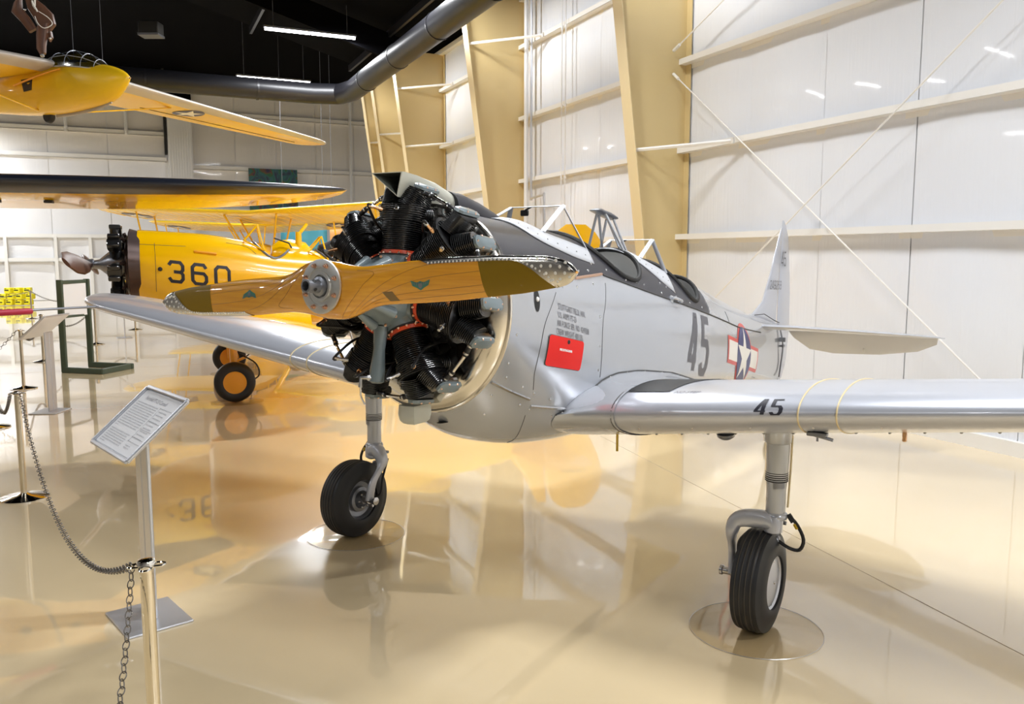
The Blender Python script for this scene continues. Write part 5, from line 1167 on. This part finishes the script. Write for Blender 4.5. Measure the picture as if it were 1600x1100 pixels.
for sg in (1, -1):
    bm = B(); tube(bm, [P(2.05, sg*.18, -.46), gp(sg*3.0, -.6)], .028, 8, flat=.5); obj('wing_strut', bm, M['gyellow'], gl)
    def gs(u, v, e, sg=sg): y = sg*(3.6+u); return gp(y, -math.sqrt(max(.001, .42+v/1.1)))-Vector((0, 0, e))
    bm = B(); fan(bm, circ((0, 0), .30, 28), (0, 0), lambda u, v: gs(u, v, .006), 4, 0); fan(bm, star_rim((0, 0), .30), (0, 0), lambda u, v: gs(u, v, .012), 4, 1); obj('wing_star', bm, [M['navy'], M['inswhite']], gl, recalc=False)
    bm = B(); tube(bm, [gp(sg*y, -.86)-Vector((0, 0, .004)) for y in (2.7, 4, 6, 7.6)], .008, 4); obj('aileron_gap', bm, M['seam'], gl)
bm = B(); lathe(bm, [(-.05, .06), (-.05, .10), (-.02, .125), (.02, .125), (.05, .10), (.05, .06)], P(2.0, 0, -.54), (0, 1, 0), 24); obj('wheel', bm, M['rubber'], gl)
bm = B(); tube(bm, arc([P(.45, 0, -.37), P(.8, 0, -.46), P(1.2, 0, -.51), P(1.8, 0, -.54)], 12), .022, 8, flat=1.6); obj('skid', bm, M['beige'], gl)
bm = B(); 
pts = [(1.95, .10), (2.25, .08), (2.18, -.14), (1.97, -.12)]
bm.faces.new([bm.verts.new(P(k+.02, -(sy(k+.02, z, GF)+.008), z)) for k, z in pts]); obj('side_window', bm, M['dark'], gl, smooth=False)
bm = B(); tube(bm, arc([P(1.3, -.31, .2), P(1.6, -.36, .14), P(2.0, -.37, .06), P(2.4, -.36, -.02)], 10), .03, 6, flat=.5); obj('wing_root_edge', bm, M['orange'], gl)
bm = B(); lathe(bm, [(-.02, .02), (.02, .012)], P(0, 0, 0), (1, 0, 0), 10); obj('nose_button', bm, M['brass'], gl)
for k, y in ((1.3, 0), (1.9, 1.2), (1.9, -1.2), (6, 0)):
    bm = B(); cyl(bm, P(k, y, .35 if k < 5 else .15), P(k, y, 6.3), .006, 4); obj('hanging_wire', bm, M['gunmetal'], gl)
# hanging brown leather flying suit-like bundle with white rope
hb_ = empty('leather_bundle', (-6.62, 12.0, 4.92), .2, 'brown leather garment bundle hanging by a white rope above the glider', 'garment')
def flap(pts, n=5, w=.03, m='brown', nm='leather_fold', lab=None):
    bm = B(); rings = []
    for x, z, hx, d in pts: rings.append([Vector((x+hx*math.cos(a), d+.05*math.sin(a)+.015*math.sin(3*a), z+.03*math.cos(a))) for a in [2*PI*i/14 for i in range(14)]])
    loft(bm, rings); return obj(nm, bm, M[m], hb_)
flap([(.08, .02, .03, 0), (.06, .12, .06, 0), (.08, .3, .075, 0), (.10, .42, .08, 0)]); flap([(-.03, .34, .05, 0), (-.12, .48, .06, 0), (-.22, .6, .07, 0), (-.20, .72, .05, 0), (-.16, .8, .02, 0)]); flap([(.12, .32, .05, .05), (.14, .42, .11, .06), (.10, .55, .13, .04), (.02, .66, .11, .02), (-.05, .76, .05, 0)]); flap([(.18, .24, .02, .04), (.15, .32, .04, .05)])
bm = B(); tube(bm, arc([Vector((.02, -.06, .52)), Vector((.06, -.08, .42)), Vector((.14, -.09, .36)), Vector((.24, -.08, .42)), Vector((.2, -.09, .5)), Vector((.08, -.08, .58))], 20), .006, 6); obj('pale_binding', bm, M['rope'], hb_)
bm = B(); tube(bm, arc([Vector((.06, -.07, .58)), Vector((.0, -.07, .72)), Vector((.03, -.04, .85)), Vector((.03, 0, 3.4))], 16), .012, 6); obj('rope', bm, M['rope'], hb_)
bm = B(); dome(bm, Vector((.08, -.05, .0)), (0, -1, -.5), .03, .02); dome(bm, Vector((.19, -.04, .24)), (0, -1, 0), .02, .02); dome(bm, Vector((-.1, -.06, .6)), (0, -1, 0), .02, .015); obj('buckle', bm, M['steel'], hb_)
# ---------------------------------------------------------------- stanchions, chains, signs
def stanchion(x, y, label, bx=1, h=.98):
    t = empty('rope_stanchion', (x, y, 0), 0, label, 'stanchion', 'chrome chain stanchions')
    bm = B(); lathe(bm, [(0, .20), (.010, .20), (.016, .19), (.035, .06), (.05, .032)], (0, 0, 0), (0, 0, 1), 40); obj('base', bm, M['chrome'], t)
    bm = B(); lathe(bm, [(.04, .0255), (h-.03, .0255)], (0, 0, 0), (0, 0, 1), 28); obj('post', bm, M['chrome_floor_tint'], t)
    bm = B(); lathe(bm, [(h-.035, .028), (h-.03, .034), (h-.012, .036), (h, .030), (h+.004, .018), (h+.004, .004)], (0, 0, 0), (0, 0, 1), 28); c = obj('cap', bm, M['chrome'], t)
    bm = B()
    for a0 in range(4):
        a = a0*PI/2+.3; d = Vector((math.cos(a), math.sin(a), 0)); s = Vector((-d.y, d.x, 0)); q = Vector((0, 0, h-.022)); tube(bm, arc([q+d*.03-s*.02, q+d*.055-s*.018, q+d*.068, q+d*.055+s*.018, q+d*.03+s*.02], 12), .0045, 6)
    obj('hook_ring', bm, M['chrome'], c)
    return t
st = {}
SP = [('near', -1.395, 3.06, 'nearest pale chrome stanchion in front of the tilted sign'), ('b', -4.36, 7.24, 'chrome stanchion left of the sign, chain sloping from its top'), ('c', -7.97, 13.43, 'chrome stanchion beside the green frame, on the left edge'),
      ('d', -9.6, 16.92, 'chrome stanchion behind the second sign post'), ('e', -16.56, 28.65, 'small far chrome stanchion by the yellow blocks'), ('f', -10.19, 20.28, 'chrome stanchion under the grey wing tip'), ('g', -11.07, 24.38, 'farthest chrome stanchion seen just below the grey wing'),
      ('h', -6.55, 10.32, 'chrome stanchion base cut by the left picture edge'), ('z', -1.0, 1.6, 'stanchion outside the picture towards the camera')]
for key, x, y, l in SP: stanchion(x, y, l, 1, 1.0 if key == 'near' else .97); st[key] = Vector((x, y, .95))
linkm = None
def link_mesh(R_, r):
    bm = B(); pts = []
    for i in range(14):
        a = 2*PI*i/14; pts.append(Vector((R_*1.25*math.cos(a), R_*.85*math.sin(a), 0)))
    tube(bm, pts, r, 6, closed=True); me = bpy.data.meshes.new('chain_link'); bm.to_mesh(me); bm.free(); me.materials.append(M['chain']); me.shade_smooth(); return me
LM = link_mesh(.0125, .0024)
def chain(a, b_, sag, label, n=None, me=LM, pitch=.0245, group='chains between the stanchions', drop=(.0, .0)):
    a, b_ = Vector(a), Vector(b_); L_ = (b_-a).length; t = empty('barrier_chain', a, 0, label, 'chain', group)
    pts = [a.lerp(b_, i/200)-Vector((0, 0, 4*sag*(i/200)*(1-i/200))) for i in range(201)]; tot = sum((pts[i+1]-pts[i]).length for i in range(200)); n = min(int(tot/pitch), 290); step = tot/n; acc = 0; k = 0; j = 0
    for i in range(200):
        seg = (pts[i+1]-pts[i]); d = seg.normalized()
        while j < n and acc+seg.length >= (j+.5)*step:
            p = pts[i]+d*((j+.5)*step-acc); o = bpy.data.objects.new('chain_link', me); C.objects.link(o); o.parent = t; o.location = p-a
            q = d.to_track_quat('X', 'Z'); o.rotation_euler = (q @ Euler((PI/2*(j % 2)+.4, 0, 0)).to_quaternion()).to_euler(); j += 1
        acc += seg.length
    return t
dn = Vector((-.062, .0, .022))
chain(st['b']+Vector((.05, -.05, .02)), st['near']+Vector((-.06, .03, .02)), .52, 'dark chain sagging between the two nearest stanchions', pitch=.041, me=link_mesh(.0185, .0028))
chain(st['near']+Vector((-.065, .02, .02)), Vector((-1.04, 1.75, .93)), .36, 'large chain hanging down beside the nearest stanchion', me=link_mesh(.0150, .0022), pitch=.0300)
chain(st['h']+Vector((0, 0, 0)), st['b']+Vector((-.06, 0, 0)), .42, 'chain from the left edge to the second stanchion', pitch=.044, me=link_mesh(.022, .003))
chain(st['c']+Vector((-.06, 0, 0)), Vector((-8.6, 11.2, .95)), .5, 'chain hanging left of the stanchion at the left edge', pitch=.055, me=link_mesh(.025, .004))
chain(st['c'], st['d'], .3, 'short chain behind the second sign', pitch=.055, me=link_mesh(.025, .004))
chain(st['d'], st['f'], .35, 'chain passing behind the green frame', pitch=.06, me=link_mesh(.027, .004))
chain(st['e'], Vector((-13.0, 26.0, .95)), .3, 'far chain right of the small far stanchion', pitch=.07, me=link_mesh(.03, .005))
chain(st['e'], Vector((-21.0, 30.0, .95)), .3, 'far chain left of the small far stanchion', pitch=.07, me=link_mesh(.03, .005))
chain(st['f'], st['g'], .3, 'far chain under the grey wing tip', pitch=.07, me=link_mesh(.03, .005))
# tilted information signs
def sign(loc, rz, label, txt=True):
    t = empty('information_sign', loc, rz, label, 'sign', 'tilted information signs')
    bm = B(); box(bm, (0, 0, .006), (.45, .37, .012), bev=.003); obj('base_plate', bm, M['alu'], t, smooth=False)
    for s in (-1, 1):
        bm = B(); box(bm, (s*.057-.035, .02, .56), (.102, .022, 1.10), bev=.006); obj('post', bm, M['alu'], t, ang=30)
    R_ = Euler((math.radians(41), 0, 0)).to_matrix(); c = Vector((0, .0, 1.19))
    def Q(x, y, z=0): return c+R_ @ Vector((x, y, z))
    bm = B(); box(bm, Q(0, 0, -.008), (.68, .45, .006), R_); bd = obj('sign_board', bm, M['alu'], t, smooth=False)
    for a, b_, w in (((-.34, -.225), (.34, -.225), 0), ((-.34, .225), (.34, .225), 0), ((-.34, -.225), (-.34, .225), 1), ((.34, -.225), (.34, .225), 1)):
        bm = B(); m_ = ((a[0]+b_[0])/2, (a[1]+b_[1])/2); box(bm, Q(m_[0], m_[1], .004), (.68 if not w else .026, .026 if not w else .45, .02), R_, bev=.006); obj('snap_frame', bm, M['alu'], bd, ang=30)
    bm = B(); box(bm, Q(0, 0, .000), (.64, .41, .002), R_); sh = obj('paper_sheet', bm, M['paper'], bd, smooth=False)
    if txt:
        text_mesh('Fairchild PT-23 Cornell', .038, lambda u, v: Q(-.22+u, .145+v, .0022), xs=1.0, name='title_lettering', m=M['ink'], parent=sh)
        random.seed(5); bm = B()
        def line(x, y, w):
            q = x
            while q < x+w-.01:
                l_ = random.uniform(.025, .07); l_ = min(l_, x+w-q); vs = [bm.verts.new(Q(*p, .0022)) for p in ((q, y), (q+l_, y), (q+l_, y+.005), (q, y+.005))]; bm.faces.new(vs); q += l_+.005
        for i in range(12): line(-.285, .115-i*.0165, .36 if i < 11 else .05)
        for i in range(7): line(-.285, -.095-i*.0155, .34 if i < 6 else .1)
        for i in range(9): line(.12, .10-i*.024, .13)
        line(.12, -.15, .08); line(.12, -.165, .08)
        obj('body_text', bm, mat('pale_ink', (.55, .55, .58), .6), sh, smooth=False, recalc=False)
        bm = B()
        for y in (.125, .03, -.03, -.09, -.12): box(bm, Q(.19, y, .0022), (.19, .0015, .0008), R_)
        box(bm, Q(.105, .0, .0022), (.0012, .25, .0008), R_); obj('rule_lines', bm, M['ink'], sh, smooth=False)
    return t
sign((-2.17, 4.76, 0), math.atan2(-.51, .441), 'tilted sign on two aluminium posts, nearest, with printed text sheet')
sign((-6.42, 11.40, 0), math.radians(-88)+.0, 'second aluminium sign, seen nearly edge on, by the green frame', txt=False)
sign((-10.25, 21.9, 0), math.radians(-60), 'far aluminium sign post behind the grey wing', txt=False)
# green L-shaped display frame
gf = empty('green_display_frame', (-8.3, 15.3, 0), 0, 'dark green metal L-shaped display stand with white panel', 'display stand')
A0, B0, C0, D0 = Vector((0, 0, .04)), Vector((.85, -.26, .04)), Vector((1.0, .62, .04)), Vector((.05, .95, .04))
A0, B0, C0, D0 = Vector((0, 0, .05)), Vector((.80, -.22, .05)), Vector((.98, .55, .05)), Vector((.10, .78, .05))
def bar(a, b_, w=.10):
    bm = B(); d = (b_-a); m_ = (a+b_)/2; q = d.to_track_quat('X', 'Z').to_matrix(); box(bm, m_, (d.length+w*.9, w*.7, w), q, bev=.008); return bm
for a, b_ in ((A0, B0), (B0, C0), (C0, D0)): obj('foot_rail', bar(a, b_), M['green'], gf, ang=30)
for a in (A0, D0): obj('upright', bar(a+Vector((0, 0, .0)), a+Vector((0, 0, 1.62))), M['green'], gf, ang=30)
obj('top_rail', bar(A0+Vector((0, 0, 1.62)), D0+Vector((0, 0, 1.62)), .07), M['green'], gf, ang=30); obj('cross_rail', bar(A0+Vector((0, 0, .98)), D0+Vector((0, 0, .98)), .05), M['green'], gf, ang=30)
bm = B(); vs = [A0+Vector((0, .06, .98)), D0+Vector((0, -.06, .98)), D0+Vector((0, -.06, 1.62)), A0+Vector((0, .06, 1.62))]; prism(bm, vs, (.012, 0, 0)); obj('display_panel', bm, M['paper'], gf, smooth=False)
bm = B()
for p in (A0, B0, C0, D0): box(bm, p+Vector((0, 0, -.035)), (.05, .05, .03))
obj('rubber_feet', bm, M['blackm'], gf, smooth=False)
# yellow plastic blocks by the back wall
random.seed(2)
for r_ in range(3):
    for c_ in range(6):
        if r_ == 2 and c_ == 2: continue
        t = empty('yellow_block', (-22.9+c_*.34+(.1 if r_ % 2 else 0), 36.0+.1*c_+random.uniform(-.05, .05), .02+r_*.26), random.uniform(-.2, .2), 'yellow plastic block, %s row of the far stack, %s from the left' % (['bottom', 'middle', 'top'][r_], ['first', 'second', 'third', 'fourth', 'fifth', 'sixth'][c_]), 'block', 'stacked yellow blocks by the back wall')
        bm = B(); box(bm, (0, 0, .12), (.30, .30, .25), bev=.03); obj('body', bm, M['yblock'], t)
        bm = B(); box(bm, (0, -.152, .13), (.2, .004, .05)); box(bm, (-.05, -.152, .20), (.08, .004, .03)); obj('black_marking', bm, M['blackm'], t, smooth=False)
bm = B(); box(bm, (-24.1, 37.5, .85), (1.5, .4, 1.7), bev=.04); T(obj('dark_cabinet', bm, mat('purple_cabinet', (.06, .03, .12), .4)), 'dark purple cabinet at the far left edge behind yellow blocks', 'cabinet')
